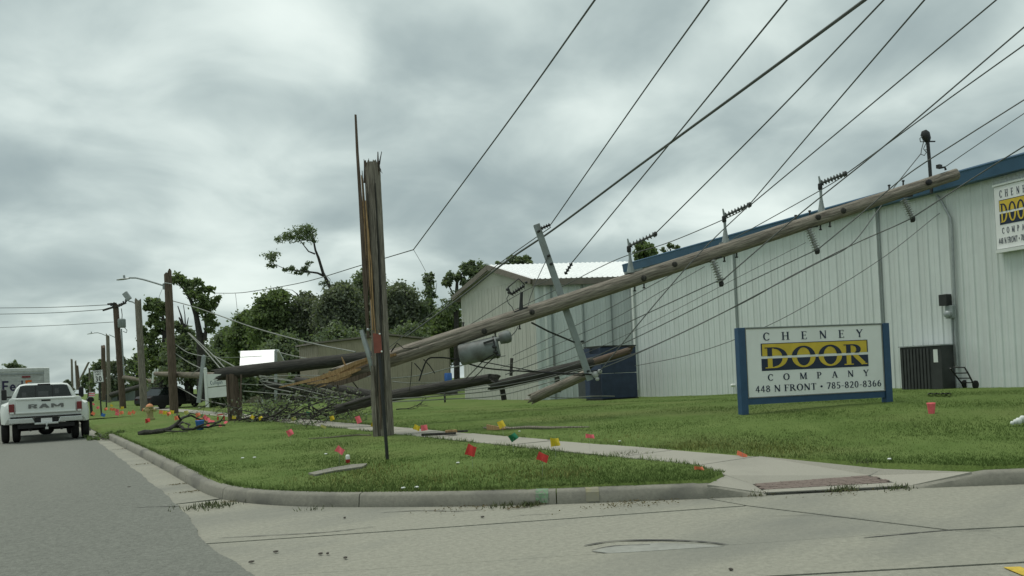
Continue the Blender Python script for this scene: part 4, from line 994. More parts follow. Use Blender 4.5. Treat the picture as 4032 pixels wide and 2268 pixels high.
# post insulators on brackets above the pole
def shed_string(a, b, n, r_core, r_shed, mat, parent, name='insulator'):
    a = np.array(a); b = np.array(b); L = np.linalg.norm(b-a); pr = [(0, r_core)]
    for i in range(n):
        t0 = L*(i+.15)/n; t1 = L*(i+.5)/n; t2 = L*(i+.62)/n
        pr += [(t0, r_core), (t1, r_shed), (t2, r_shed*.9), (t2+.002, r_core)]
    pr += [(L, r_core)]; mb = MB(); mb.lathe(a, b-a, pr, 12); return build(name, mb, mat, parent, smooth=True)
for base, elbow, tip in (((2484, 1075), (2477, 968), (2580, 922)), ((2858, 958), (2852, 850), (2952, 806)), ((3236, 840), (3230, 722), (3328, 684))):
    d0 = FZ-.02
    mb = MB(); mb.tube([at(base[0], base[1], d0), at(base[0]-2, base[1]-28, d0), at(base[0]-3, base[1]-60, d0), at(elbow[0], elbow[1]-2, d0), at(elbow[0]-6, elbow[1]-28, d0)], [.10, .06, .032, .032, .016], 8); br = build('bracket', mb, m_grey, fp, smooth=True)
    mb = MB(); mb.bar(at(base[0]-25, base[1]+2, d0), at(base[0]+45, base[1]-16, d0), .09, .04); build('saddle', mb, m_grey, fp)
    mb = MB(); mb.lathe(at(elbow[0], elbow[1]+26, d0), (0, 0, 1), [(0, .035), (.02, .05), (.14, .05), (.16, .03)], 8); build('clamp', mb, m_dark, fp, smooth=True)
    shed_string(at(elbow[0]+2, elbow[1], d0), at(tip[0], tip[1], d0-.1), 8, .028, .072, m_porc, fp)
    mb = MB(); mb.ball(at(tip[0], tip[1], d0-.1), (.05, .05, .065)); build('clamp', mb, m_dark, fp, smooth=True)
for t0, t1 in (((2806, 1024), (2838, 1112)), ((3184, 902), (3216, 984)), ((3557, 783), (3592, 858))):
    shed_string(at(*t0, FZ-.12), at(*t1, FZ-.16), 9, .04, .10, m_porcl, fp, 'hanging_insulator')
    mb = MB(); mb.ball(at(t1[0]+2, t1[1]+5, FZ-.16), (.06, .06, .08)); mb.tube([at(t1[0]-4, t1[1]+16, FZ-.16), at(t1[0]+9, t1[1]-2, FZ-.16)], .025, 6); build('clamp', mb, m_dark, fp, smooth=True)
    mb = MB(); mb.bar(at(t0[0]-30, t0[1]-8, FZ-.12), at(t0[0]+35, t0[1]-14, FZ-.12), .05, .07); build('saddle', mb, m_dark, fp)
mb = MB(); mb.tube([at(3690, 650, FZ-.2), at(3700, 662, FZ-.2), at(3720, 658, FZ-.2), at(3724, 670, FZ-.2)], .025, 6); mb.box(at(3698, 656, FZ-.2), (.13, .08, .08)); build('dead_end_clamp', mb, m_dark, fp)
# cut-out bracket near the butt
d0 = FZ-.03
mb = MB(); mb.tube([at(2052, 1228, d0), at(2052, 1190, d0), at(2054, 1150, d0)], [.06, .04, .035], 8); mb.bar(at(2025, 1232, d0), at(2078, 1212, d0), .1, .06); build('cutout_bracket', mb, m_dark, fp)
shed_string(at(2012, 1160, d0), at(2065, 1125, d0), 6, .025, .06, m_dark, fp, 'cutout_insulator')
mb = MB(); mb.tube([at(2000, 1132, d0), at(2042, 1097, d0), at(2066, 1122, d0)], .016, 6); mb.tube([at(2000, 1132, d0), at(2012, 1160, d0)], .02, 6); mb.ball(at(1998, 1140, d0), .04); mb.ball(at(2072, 1112, d0), .035); mb.ball(at(2003, 1152, d0), .035); build('fuse_tube', mb, m_dark, fp)
mb = MB(); mb.tube([at(2005, 1158, d0), at(1995, 1175, d0), at(2002, 1195, d0), at(2016, 1208, d0), at(2022, 1224, d0)], .011, 5); build('lead', mb, m_wire, fp, smooth=True)
# grey cross-arm and its brace
ca, cb = at(2112, 884, FZ+.30), at(2324, 1497, FZ+.22)
mb = MB(); mb.bar(ca, cb, .155, .12, up=FW); build('crossarm', mb, m_grey, fp, bevel=.008)
mb = MB(); mb.tube([at(2092, 1270, FZ), at(2160, 1305, FZ+.1), at(2262, 1348, FZ+.18)], .022, 6); build('brace', mb, m_dark, fp, smooth=True)
for x, y in ((2118, 912), (2158, 1008), (2290, 1345), (2168, 1040), (2312, 1462)):
    mb = MB(); mb.lathe(at(x, y, FZ+.2), -FW+RT*.4, [(0, .03), (.08, .03), (.09, .015)], 8); build('bolt', mb, m_dark, fp, smooth=True)
shed_string(at(2130, 900, FZ+.2), at(2168, 884, FZ+.15), 4, .025, .055, m_dark, fp, 'arm_insulator')
shed_string(at(2225, 1080, FZ+.22), at(2252, 1036, FZ+.2), 4, .025, .055, m_dark, fp, 'arm_insulator')
mb = MB(); mb.ball(at(2345, 1475, FZ+.1), (.07, .07, .09)); mb.ball(at(2362, 1462, FZ+.08), .055); mb.ball(at(2352, 1492, FZ+.08), .05); mb.bar(at(2318, 1470, FZ+.15), at(2350, 1474, FZ+.1), .07, .06); build('arm_insulator', mb, m_porcl, fp, smooth=True)
# transformer slung beneath
tA, tB = at(1812, 1398, FZ-.05), at(1958, 1366, FZ-.05)
tr = thing('transformer', 'pale grey pole transformer hanging under the fallen pole', 'transformer', tA-np.array([0, 0, .3]))
LT = np.linalg.norm(tB-tA); m_tank = M('dull_tank_paint', (0.15, 0.17, 0.165), .6, var=.15, scale=5, streak=((.07, .068, .06), 2.5, (1, 1, 1), .48, .7, .8))
mb = MB(); mb.lathe(tA, tB-tA, [(-.02, .20), (0, .235), (.05, .245), (LT*.9, .25), (LT*.97, .262), (LT, .262), (LT+.04, .20)], 20); build('tank', mb, m_tank, tr, smooth=True)
mb = MB(); mb.lathe(tA+(tB-tA)*.93, tB-tA, [(0, .268), (.03, .268)], 20); build('rim', mb, m_dark, tr, smooth=True)
h0, h1 = at(1952, 1337, FZ-.18), at(2014, 1322, FZ-.18)
mb = MB(); Lh = np.linalg.norm(h1-h0); mb.lathe(h0, h1-h0, [(0, .05), (.08, .055), (.09, .13), (Lh*.7, .15), (Lh*.92, .13), (Lh, .06)], 12); build('bushing_cover', mb, m_tank, tr, smooth=True)
for x, y in ((1945, 1385), (1940, 1365), (1955, 1398)):
    mb = MB(); mb.lathe(at(x, y, FZ-.28), at(x+14, y+2, FZ-.32)-at(x, y, FZ-.28), [(0, .03), (.03, .045), (.06, .03), (.1, .02)], 8); build('terminal', mb, m_dark, tr, smooth=True)
mb = MB(); mb.box(at(1925, 1345, FZ-.30), (.26, .06, .05), (PDIR, -FW, np.cross(PDIR, -FW))); build('lifting_lug', mb, m_dark, tr)
mb = MB(); mb.tube([at(2014, 1322, FZ-.18), at(2030, 1305, FZ-.15), at(2040, 1285, FZ-.1)], .012, 5); build('lead', mb, m_wire, tr, smooth=True)

# other fallen logs
sp = on_lawn(925, 1655); sd_ = float(np.dot(sp-CAM, FW))
stump = thing('pole_stump', 'thick splintered brown stump of a snapped pole carrying a fallen log', 'utility pole', sp)
timber('shaft', sp-np.array([0, 0, .2]), at(912, 1478, sd_), .235, .215, 41, m_brown, stump, jag_top=.25, nring=24, nseg=30, crack=.2)
for x0, x1 in ((897, 893), (946, 950)):
    sliver([at(x0+6, 1640, sd_-.24), at(x0+2, 1560, sd_-.245), at(x1, 1475, sd_-.235)], [.05, .07, .04], .04, m_brown if x0 != 908 else m_bark, stump)
lg = timber('fallen_log', at(878, 1472, sd_+.02), at(1560, 1395, sd_+1.2), .235, .235, 45, m_darkwood, None, jag_bot=.6, nring=30)
tag(lg, 'long dark log lying across the top of the splintered stump', 'log')
pts = [(1330, 1612, 20.5, 1505, 1565, 20.2, .13, .16, 'dark thin log rising from the brush pile to the snapped pole'), (1500, 1566, 20.4, 1948, 1487, 19.6, .165, .13, 'dark log slanting right behind the snapped pole'),
       (1935, 1520, 24.0, 2330, 1430, 24.0, .14, .19, 'dark split timber lying below the transformer leads'), (2250, 1455, 25.5, 2485, 1378, 25.0, .14, .12, 'brown pole end pointing up in front of the navy dumpster'),
       (2098, 1568, 22.5, 2318, 1470, 21.8, .16, .14, 'short grey log propped against the lower end of the cross-arm'), (1170, 1495, 24.0, 1475, 1555, 21.0, .10, .12, 'thin dark branch log crossing under the fresh splinters'),
       (1050, 1515, 30.0, 1500, 1590, 33.0, .16, .14, 'low grey log behind the brush pile near the far pavement'), (1360, 1595, 18.5, 1480, 1560, 18.2, .05, .05, 'thin stick poking through the brush beside the snapped pole')]
for i, (x0, y0, d0_, x1, y1, d1_, ra, rb, lab) in enumerate(pts):
    tag(timber('fallen_log', at(x0, y0, d0_), at(x1, y1, d1_), ra, rb, 50+i, m_wood if i == 4 else (m_brown if i == 3 else m_darkwood), None, jag_bot=.25, jag_top=.3, nring=22), lab, 'log')
# short posts that prop the timbers
for i, (x0, y0, x1, y1, d, r_, lab) in enumerate(((2192, 1470, 2200, 1545, 23.9, .08, 'stubby dark post under the split timber'), (1975, 1520, 1985, 1575, 24.2, .09, 'dark stub propping the left end of the split timber'), (2015, 1410, 2012, 1480, 23.5, .05, 'thin bent iron bracket standing before the beige wall'))):
    tag(timber('prop_post', at(x0, y0, d), at(x1, y1, d), r_, r_, 70+i, m_darkwood, None, nring=10, nseg=12), lab, 'post')
m_pale = M('pale_pole_wood', (.11, .095, .075), .9, scale=5, col2=(.24, .21, .165), stretch=(7, 7, .5), bump=.6)
tag(timber('fallen_pole', at(612, 1472, 41), at(890, 1482, 36), .12, .19, 81, m_pale, None, nring=20), 'pale tapering fallen pole lying level behind the second standing pole', 'utility pole')
tag(timber('fallen_pole', at(488, 1486, 56), at(612, 1505, 54), .16, .15, 82, m_pale, None, nring=14), 'pale thin fallen pole lying behind the two left standing poles', 'utility pole')
tag(timber('fallen_log', at(440, 1555, 70), at(560, 1520, 64), .25, .2, 83, m_darkwood, None, nring=14), 'dark fallen trunk low beyond the left standing poles', 'log')

# downed cross-arms and white posts
for i, (x0, y0, x1, y1, d, w_, lab) in enumerate(((803, 1402, 782, 1586, 36, .17, 'white wooden cross-arm leaning upright left of the white sign'), (1086, 1380, 1086, 1588, 37, .13, 'slim white post standing behind the fallen log'), (604, 1466, 600, 1508, 45, .10, 'short white insulator post left end of the pale fallen pole'), (611, 1455, 608, 1482, 45, .09, 'middle short white insulator at the pale fallen pole end'), (621, 1455, 617, 1478, 45, .09, 'right short white insulator at the pale fallen pole end'))):
    mb = MB(); mb.bar(at(x0, y0, d), at(x1, y1, d), w_, w_*.8, up=FW); mb.bar(at(x0-1, y0, d)-UP*.02, at(x0+1, y0, d)+UP*.04, w_*.7, w_*.6, up=FW)
    tag(build('crossarm' if i < 2 else 'line_insulator', mb, m_galv if i < 2 else m_white, bevel=.008), lab, 'cross-arm' if i < 1 else ('post' if i == 1 else 'insulator'))

# ------------------------------------------------------------------ standing poles along the street
def street_pole(x, yb, xt, yt, r0, r1, seed, mat, label, z=0.2):
    b = ground(x, yb, z); d = float(np.dot(b-CAM, FW))
    t = thing('utility_pole', label, 'utility pole', b, 'snapped poles standing along the street')
    timber('shaft', b-np.array([0, 0, .2]), at(xt, yt, d), r0, r1, seed, mat, t, jag_top=.35, nring=26, nseg=20, crack=.1)
    return t, d
def cobra(t, d, pts, head, name='lamp_arm'):
    mb = MB(); mb.tube([at(x, y, d) for x, y in pts], .045, 8); build('lamp_arm', mb, m_galv, t, smooth=True)
    (x0, y0), (x1, y1) = head; mb = MB(); a = at(x0, y0, d); b = at(x1, y1, d); dr = (b-a)/np.linalg.norm(b-a)
    sd2 = np.cross(dr, (0, 0, 1)); sd2 /= np.linalg.norm(sd2); up2 = np.cross(sd2, dr); L = np.linalg.norm(b-a)
    rings = []
    for tt, wv, hv in ((0, .05, .05), (.2, .10, .07), (.55, .16, .075), (.9, .15, .05), (1, .08, .025)):
        c = a+dr*L*tt; rings.append([c+sd2*wv, c+up2*hv, c-sd2*wv, c-up2*hv*.6])
    mb.loft(rings); hd = build('lamp_head', mb, m_galv, t, smooth=True)
    mb = MB(); mb.lathe(a+dr*L*.4+up2*.07, up2, [(0, .05), (.12, .055), (.15, .03)], 8); build('photocell', mb, m_galv, hd)
t3, d3 = street_pole(686, 1627, 660, 1070, .215, .19, 91, m_brown, 'brown snapped utility pole with long street lamp arm, nearest of the row')
cobra(t3, d3, [(652, 1127), (620, 1117), (570, 1102), (535, 1094), (508, 1094)], ((510, 1096), (460, 1103)))
mb = MB(); mb.tube([at(646, 1113, d3-.25), at(676, 1118, d3-.25)], .025, 6); mb.box(at(648, 1128, d3-.05), (.18, .18, .3)); build('lamp_clamp', mb, m_galv, t3)
sliver([at(664, 1090, d3-.1), at(666, 1070, d3-.1), at(668, 1058, d3-.1)], [.15, .12, .03], .08, m_brown, t3)
t4, d4 = street_pole(568, 1617, 543, 1186, .215, .185, 92, m_wood, 'grey utility pole with tilted square floodlight on top')
mb = MB(); mb.tube([at(535, 1196, d4), at(522, 1189, d4), at(508, 1186, d4), at(502, 1178, d4)], .04, 8); build('lamp_arm', mb, m_galv, t4, smooth=True)
mb = MB(); mb.bar(at(510, 1180, d4), at(490, 1152, d4), .34, .14, up=FW); build('floodlight', mb, m_galv, t4, bevel=.03)
t5, d5 = street_pole(485, 1607, 455, 1197, .23, .20, 93, m_brown, 'brown utility pole with cross-arms and small transformer')
for a_, b_ in (((424, 1198), (458, 1195)), ((405, 1222), (452, 1208)), ((452, 1210), (496, 1192))):
    mb = MB(); mb.bar(at(*a_, d5-.2), at(*b_, d5-.2), .11, .13); build('crossarm', mb, m_darkwood, t5)
for x, y in ((438, 1205), (446, 1210), (478, 1205), (486, 1198), (496, 1190), (470, 1208)):
    mb = MB(); mb.lathe(at(x, y, d5-.2), (0, 0, 1), [(0, .05), (.08, .09), (.14, .05), (.2, .07), (.25, .03)], 8); build('insulator', mb, m_dark, t5)
mb = MB(); mb.lathe(at(480, 1290, d5-.35), (0, 0, 1), [(0, .26), (.03, .28), (.62, .28), (.68, .2)], 14); build('transformer_tank', mb, m_grey, t5, smooth=True)
mb = MB(); mb.tube([at(480, 1260, d5-.35), at(481, 1240, d5-.3), at(478, 1215, d5-.2)], .03, 6); build('lead', mb, m_wire, t5)
mb = MB(); mb.tube([at(478, 1295, d5-.3), at(484, 1400, d5-.3), at(489, 1480, d5-.3)], .05, 8); build('cable_riser', mb, m_galv, t5, smooth=True)
mb = MB(); mb.tube([at(490, 1290, d5-.4), at(500, 1300, d5-.4), at(498, 1310, d5-.4), at(485, 1305, d5-.3)], .025, 6); build('looped_cable', mb, m_wire, t5)
t6, d6 = street_pole(430, 1583, 424, 1318, .22, .2, 94, m_wood, 'distant grey utility pole with small lamp arm', .25)
cobra(t6, d6*.9, [(418, 1322), (400, 1314), (385, 1310), (370, 1311)], ((372, 1311), (343, 1316)))
mb = MB(); mb.tube([at(430, 1318, d6*.9), at(452, 1328, d6*.9)], .05, 6); build('lamp_brace', mb, m_galv, t6)
for i, (x, yb, xt, yt, dd, r_, lab) in enumerate(((410, 1575, 406, 1361, 80, .24, 'distant brown snapped pole beside the distant lamp pole'), (285, 1535, 282, 1413, 150, .22, 'far thin pole standing left of its twin above the truck'), (304, 1535, 297, 1420, 150, .20, 'far thin pole just right of the leftmost far pole'), (313, 1500, 350, 1425, 140, .2, 'far thin pole leaning hard to the right'), (312, 1535, 303, 1440, 150, .3, 'far splintered stump between the thin far poles'), (355, 1560, 352, 1450, 110, .15, 'far slim post left of the speed limit sign'))):
    tag(timber('utility_pole', at(x, yb, dd), at(xt, yt, dd), r_, r_*.85, 96+i, m_brown if i in (0, 4) else m_wood, None, nring=12, nseg=12, jag_top=.3), lab, 'utility pole')

# ------------------------------------------------------------------ wires
def wire(label, pts, r=.014, mat=None, group=None, sag=0.0, n=14):
    P = [at(*p) for p in pts]; Q = []
    if pts[0][1] < 0 or pts[0][0] > 4100: P.insert(0, P[0]+(P[0]-P[1])/np.linalg.norm(P[0]-P[1])*9.0)   # on towards the next pole
    for i in range(len(P)-1):
        p0 = P[max(i-1, 0)]; p1 = P[i]; p2 = P[i+1]; p3 = P[min(i+2, len(P)-1)]
        for j in range(n):
            t = j/n; q = 0.5*((2*p1)+(-p0+p2)*t+(2*p0-5*p1+4*p2-p3)*t*t+(-p0+3*p1-3*p2+p3)*t**3); q[2] -= sag*4*t*(1-t); Q.append(q)
    Q.append(P[-1]); mb = MB(); mb.tube(Q, r*.85, 6); o = build('power_line', mb, mat or m_wire, smooth=True); return tag(o, label, 'power line', group)
Z = FZ
wire('leftmost steep wire crossing open sky down to a three-way joint', [(2420, -110, 9), (2016, 458, 14), (1628, 983, 20)], .017)
wire('thin wire from the three-way joint sagging left behind the snapped pole', [(1628, 983, 20), (1420, 1045, 23), (1200, 1110, 26), (1000, 1146, 29), (925, 1154, 30), (840, 1154, 32)], .016)
wire('short thin drop from the three-way joint', [(1628, 983, 20), (1650, 1020, 20), (1676, 1068, 20)], .008)
wire('short thin drop hanging from the sagging wire above the trees', [(927, 1156, 30), (932, 1200, 30), (936, 1250, 30)], .009)
wire('steep wire reaching the top insulator of the grey cross-arm', [(2860, -95, 9), (2520, 380, 13), (2170, 882, FZ+.1)], .015)
wire('steep wire reaching the middle insulator of the grey cross-arm', [(3180, -100, 9), (2640, 562, 13), (2252, 1034, FZ+.2)], .015)
wire('thickest bundled cable running from top right down behind the cross-arm', [(3540, -100, 10), (2950, 335, 13), (2490, 672, 17), (2180, 903, 19.5), (1990, 1032, 21.5), (1800, 1180, 23.5), (1600, 1325, 26)], .031)
wire('thin lashing wire beside the thick bundled cable', [(2168, 895, 18.4), (1990, 1020, 21.0), (1790, 1170, 23), (1660, 1265, 24.5), (1530, 1370, 26)], .014)
wire('wire from top right to the leftmost post insulator', [(3580, -105, 9.5), (3020, 480, 13), (2580, 920, FZ-.15)], .015)
wire('left one of two wires meeting at the middle post insulator', [(3730, -105, 9.5), (3300, 395, 13), (2952, 804, FZ-.15)], .015)
wire('right one of two wires meeting at the middle post insulator', [(4030, -90, 11), (3450, 395, 14), (2954, 808, FZ-.18)], .015)
wire('wire from the right frame edge across the pole to the first hanging insulator', [(4140, 15, 12), (3500, 560, 14.5), (3140, 850, 16.2), (2842, 1106, FZ-.3)], .016)
wire('wire from the right frame edge to the rightmost post insulator', [(4140, 100, 12), (3700, 415, 14.5), (3500, 562, 15.6), (3330, 686, FZ-.15)], .015)
wire('wire running on left from the rightmost post insulator behind the pole', [(3328, 688, FZ-.1), (3217, 757, 17.6), (2850, 962, 19.4), (2600, 1105, 20.5), (2300, 1265, 22), (2020, 1400, 24)], .013)
wire('wire running on left from the middle post insulator over the white roof', [(2950, 808, FZ-.1), (2880, 850, 17.5), (2640, 952, 18.4), (2428, 1022, 19.5), (2210, 1130, 21), (1985, 1240, 23), (1840, 1300, 24.5)], .013)
wire('wire dropping from the middle post insulator to the foot of the cross-arm', [(2948, 810, FZ-.2), (2764, 987, 16.7), (2560, 1220, 16.7), (2362, 1462, FZ)], .015)
wire('wire from the right frame edge to the second hanging insulator', [(4140, 325, 14), (3800, 540, 15), (3570, 690, 16), (3390, 842, 16.6), (3218, 984, FZ-.25)], .016)
wire('thin wire from the right frame edge to the tip of the fallen pole', [(4140, 375, 15), (3900, 535, 16), (3720, 658, FZ-.2)], .011)
wire('wire from the right frame edge to the third hanging insulator', [(4140, 508, 14.5), (3850, 690, 16), (3594, 856, FZ-.25)], .017)
wire('lower wire running left from the third hanging insulator', [(3592, 858, FZ-.25), (3520, 892, 17.2), (3340, 972, 17.5), (3100, 1095, 18), (2900, 1205, 18.5), (2500, 1392, 20), (2250, 1460, 21.5), (2000, 1515, 23), (1700, 1552, 25)], .016)
wire('service wire from the mast swooping down to join the lower wires', [(3626, 605, 19.5), (3520, 738, 18.8), (3440, 852, 18.2), (3345, 968, 17.8), (3210, 1040, 17.7), (3000, 1150, 18), (2760, 1275, 18.6), (2500, 1396, 19.6), (2370, 1450, 20.4)], .014)
wire('wire running left from the second hanging insulator across the white wall', [(3214, 986, FZ-.25), (3195, 993, 17), (2902, 1132, 17.6), (2505, 1329, 18.6), (2250, 1440, 20), (2000, 1500, 22), (1750, 1545, 24)], .014)
wire('wire running left from the first hanging insulator across the white wall', [(2840, 1108, FZ-.25), (2814, 1112, 17), (2400, 1303, 18), (2200, 1395, 19), (1990, 1475, 20.5)], .014)
wire('thin slack service wire from wall bracket across to behind the lawn sign', [(3738, 870, 20.3), (3725, 842, 20.2), (3705, 836, 20), (3480, 1012, 19.6), (3180, 1200, 19.4), (2960, 1310, 19.6), (2720, 1395, 20.4), (2500, 1441, 22)], .011)
wire('thin upper wire on the white wall below the pole', [(3173, 955, 19), (2900, 1095, 19.2), (2510, 1297, 20), (2280, 1400, 21), (2100, 1460, 22)], .009)
wire('thin wire emerging below the pole left of the first hanging insulator', [(2775, 1049, 18.2), (2600, 1150, 18.6), (2400, 1263, 19.2), (2140, 1378, 21), (1970, 1450, 23)], .010)
wire('thin wire from the cross-arm down to the pole crown', [(2158, 1010, FZ+.2), (2120, 1090, FZ+.15), (2090, 1165, FZ+.1), (2078, 1210, FZ)], .012)
wire('wire over the gable left of the cross-arm', [(2160, 1102, FZ+.3), (2030, 1165, 18.5), (1834, 1287, 21), (1700, 1345, 23)], .011)
# pale wires low over the lawn
LW = 'pale slack wires strewn low over the lawn'
low = [[(1540, 1572, 19), (1760, 1556, 20), (1985, 1530, 21), (2300, 1455, 22.5)], [(1540, 1582, 19.5), (1750, 1572, 20), (1970, 1556, 21.5), (2180, 1500, 23), (2320, 1462, 24)], [(1535, 1490, 21), (1650, 1478, 22), (1790, 1445, 23), (1990, 1400, 24)], [(1545, 1502, 22), (1620, 1508, 22), (1720, 1506, 22.5), (1840, 1492, 23)], [(1240, 1490, 23), (1350, 1500, 22.5), (1465, 1480, 22)], [(1020, 1485, 26), (1150, 1478, 25), (1270, 1480, 24)], [(960, 1540, 27), (1150, 1555, 25), (1300, 1572, 23), (1470, 1568, 21.5)], [(1030, 1500, 26), (1170, 1530, 25), (1350, 1570, 23), (1480, 1578, 21)], [(1155, 1545, 25), (1060, 1525, 26), (1025, 1500, 26), (1035, 1492, 26), (1060, 1490, 26), (1140, 1500, 25.5), (1260, 1525, 24)], [(950, 1512, 27), (1080, 1515, 26), (1240, 1498, 24.5)], [(1020, 1478, 27), (1160, 1500, 26), (1320, 1545, 24)], [(1540, 1545, 21), (1760, 1540, 22), (1990, 1490, 23)], [(2140, 1562, 24), (2240, 1567, 24), (2330, 1560, 25), (2420, 1560, 26)]]
names = ['upper long pale wire skimming the grass right of the snapped pole', 'lower long pale wire skimming the grass right of the snapped pole', 'pale wire rising across the tan building', 'pale wire sagging across the tan building', 'short pale wire just left of the snapped pole', 'pale wire leading into the fresh splinters from left', 'long pale wire low above the brush pile', 'second pale wire slanting over the brush pile', 'looped pale wire hanging under the fallen log', 'thin pale wire between stump and splinters', 'thin slanting pale wire under the fallen log', 'thin pale wire below the dark slanting log', 'pale wire lying on the grass before the dumpster']
for i, (p, nm) in enumerate(zip(low, names)): wire(nm, p, (.022, .020, .022, .020, .018, .018, .02, .02, .022, .013, .014, .010, .02)[i], m_wirel, LW)
# dark leads under the pole
wire('thick black lead from transformer running right to the cross-arm foot', [(1650, 1500, 17.2), (1680, 1420, 17.2), (1720, 1408, 17.2), (1790, 1415, 17.2), (1890, 1445, 17.2), (2000, 1458, 17.3), (2200, 1468, 17.4), (2330, 1474, FZ+.1)], .021, m_black)
wire('second black lead under the transformer', [(1800, 1412, 17.1), (1900, 1425, 17.1), (2010, 1445, 17.2), (2150, 1468, 17.3), (2310, 1480, 17.4)], .015, m_black)
wire('left one of two black leads falling from the transformer terminals', [(1945, 1395, 16.9), (1905, 1420, 17), (1870, 1455, 17.4), (1835, 1490, 18)], .014, m_black)
wire('right one of two black leads falling from the transformer terminals', [(1952, 1402, 16.9), (1915, 1435, 17), (1885, 1470, 17.4), (1850, 1500, 18)], .014, m_black)
wire('thin dark stay wire hanging left of the transformer', [(1622, 1425, 17.2), (1618, 1490, 17.4), (1610, 1555, 18)], .010, m_black)
# wires around the left poles
wire('pale cable running from the nearest lamp pole down right to the snapped pole', [(680, 1185, 40), (760, 1207, 37), (845, 1236, 34), (1000, 1290, 30), (1200, 1345, 26), (1400, 1386, 22.5)], .028, m_wirel)
wire('upper left pale guy running down to the fallen log', [(740, 1310, 33), (800, 1372, 31), (872, 1456, 27.8)], .026, m_wirel)
wire('middle pale guy running down to the fallen log', [(745, 1312, 33), (830, 1390, 31), (888, 1452, 27.8)], .026, m_wirel)
wire('right pale guy running down to the fallen log', [(835, 1398, 33), (880, 1420, 31), (935, 1450, 27.8)], .026, m_wirel)
wire('upper pale wire from lamp pole to the leaning white cross-arm', [(690, 1355, 39), (740, 1388, 38), (803, 1403, 36)], .028, m_wirel)
wire('middle pale wire from lamp pole to the leaning white cross-arm', [(688, 1390, 39), (740, 1425, 38), (795, 1452, 36)], .028, m_wirel)
wire('low pale wire from lamp pole down to the white sign foot', [(695, 1522, 39), (740, 1545, 38), (785, 1570, 36), (860, 1588, 35), (890, 1592, 35)], .026, m_wirel)
wire('pale wire running right from the leaning white cross-arm to the white roof', [(803, 1403, 36), (900, 1408, 38), (1030, 1402, 45)], .022, m_wirel)
wire('pale wire from the slim white post to the fallen log', [(1088, 1384, 37), (1150, 1400, 34), (1250, 1420, 30)], .028, m_wirel)
wire('short pale brace left of the leaning white cross-arm', [(752, 1475, 37), (770, 1462, 36.5), (785, 1452, 36)], .022, m_wirel)
wire('upper far line at the left frame edge', [(-60, 1213, 75), (200, 1210, 68), (430, 1200, 58)], .035)
wire('middle far line at the left frame edge', [(-60, 1238, 75), (200, 1232, 68), (420, 1218, 58)], .035)
wire('lower far line at the left frame edge', [(-60, 1292, 75), (200, 1282, 68), (446, 1268, 58)], .028)
wire('thin stay from lamp arm pole toward the street', [(638, 1140, 40), (628, 1165, 40), (620, 1195, 40)], .012)

# ------------------------------------------------------------------ trees
def leaf_mesh(name, blobs, n, size, mat, seed, clump=0.35):
    """leaf quads gathered in clumps inside ellipsoids (centre, radii, share)"""
    r = np.random.default_rng(seed); tot = sum(b[2] for b in blobs); P = []
    for c, rad, sh in blobs:
        k = int(n*sh/tot); nc = max(6, k//40)
        v = r.normal(size=(nc, 3)); v /= np.linalg.norm(v, axis=1)[:, None]; v *= (r.uniform(0.15, 1, nc)**.45)[:, None]
        cc = np.array(c)+v*np.array(rad); ci = r.integers(0, nc, k); mr = min(rad)
        P.append(cc[ci]+r.normal(size=(k, 3))*clump*mr*np.array([.55, .55, .42]))
    P = np.concatenate(P); n = len(P)
    a = r.normal(size=(n, 3)); a /= np.linalg.norm(a, axis=1)[:, None]; b = r.normal(size=(n, 3)); b -= a*np.sum(a*b, 1)[:, None]; b /= np.linalg.norm(b, axis=1)[:, None]
    s = size*r.uniform(.5, 1.3, n)[:, None]
    V = np.stack([P-a*s, P+b*s*.55+a*s*.1, P+a*s, P-b*s*.55-a*s*.1], 1)
    me = bpy.data.meshes.new(name); me.vertices.add(n*4); me.vertices.foreach_set('co', V.ravel()); me.loops.add(n*4); me.loops.foreach_set('vertex_index', np.arange(n*4))
    me.polygons.add(n); me.polygons.foreach_set('loop_start', np.arange(n)*4); me.polygons.foreach_set('loop_total', np.full(n, 4)); me.update(calc_edges=True); me.materials.append(mat); return me
def tree(name, label, base, trunk, limbs, blobs, n, size, mat, seed, group=None, clump=.35, depth=None):
    """trunk and limbs: lists of (x, y, radius) measured at the tree's distance; blobs: (x, y, rx, ry, share, ddepth)"""
    d = depth; k = d/FOC; b = at(*base, d); t = thing(name, label, 'tree', (b[0], b[1], .15), group)
    def wpt(x, y, dd=0.0): return at(x, y, d+dd)
    mb = MB(); pp = [wpt(x, y) for x, y, r_ in trunk]; mb.tube(pp, [r_ for _, _, r_ in trunk], 8); tk = build('trunk', mb, m_trunk, t, smooth=True)
    if limbs:
        for lm in limbs:
            mb = MB(); mb.tube([wpt(x, y) for x, y, r_ in lm], [r_ for _, _, r_ in lm], 6); build('limb', mb, m_trunk, t, smooth=True)
    if blobs:
        B = [(wpt(x, y, dd)-b, (rx*k, max(rx, ry)*k*.8, ry*k), sh) for x, y, rx, ry, sh, dd in blobs]
        me = leaf_mesh('crown', B, n, size, mat, seed, clump); o = bpy.data.objects.new('crown', me); link(o, t, b); o.location = Vector(tuple(b-origin_of(t)))
    return t
TG = 'trees behind the buildings'
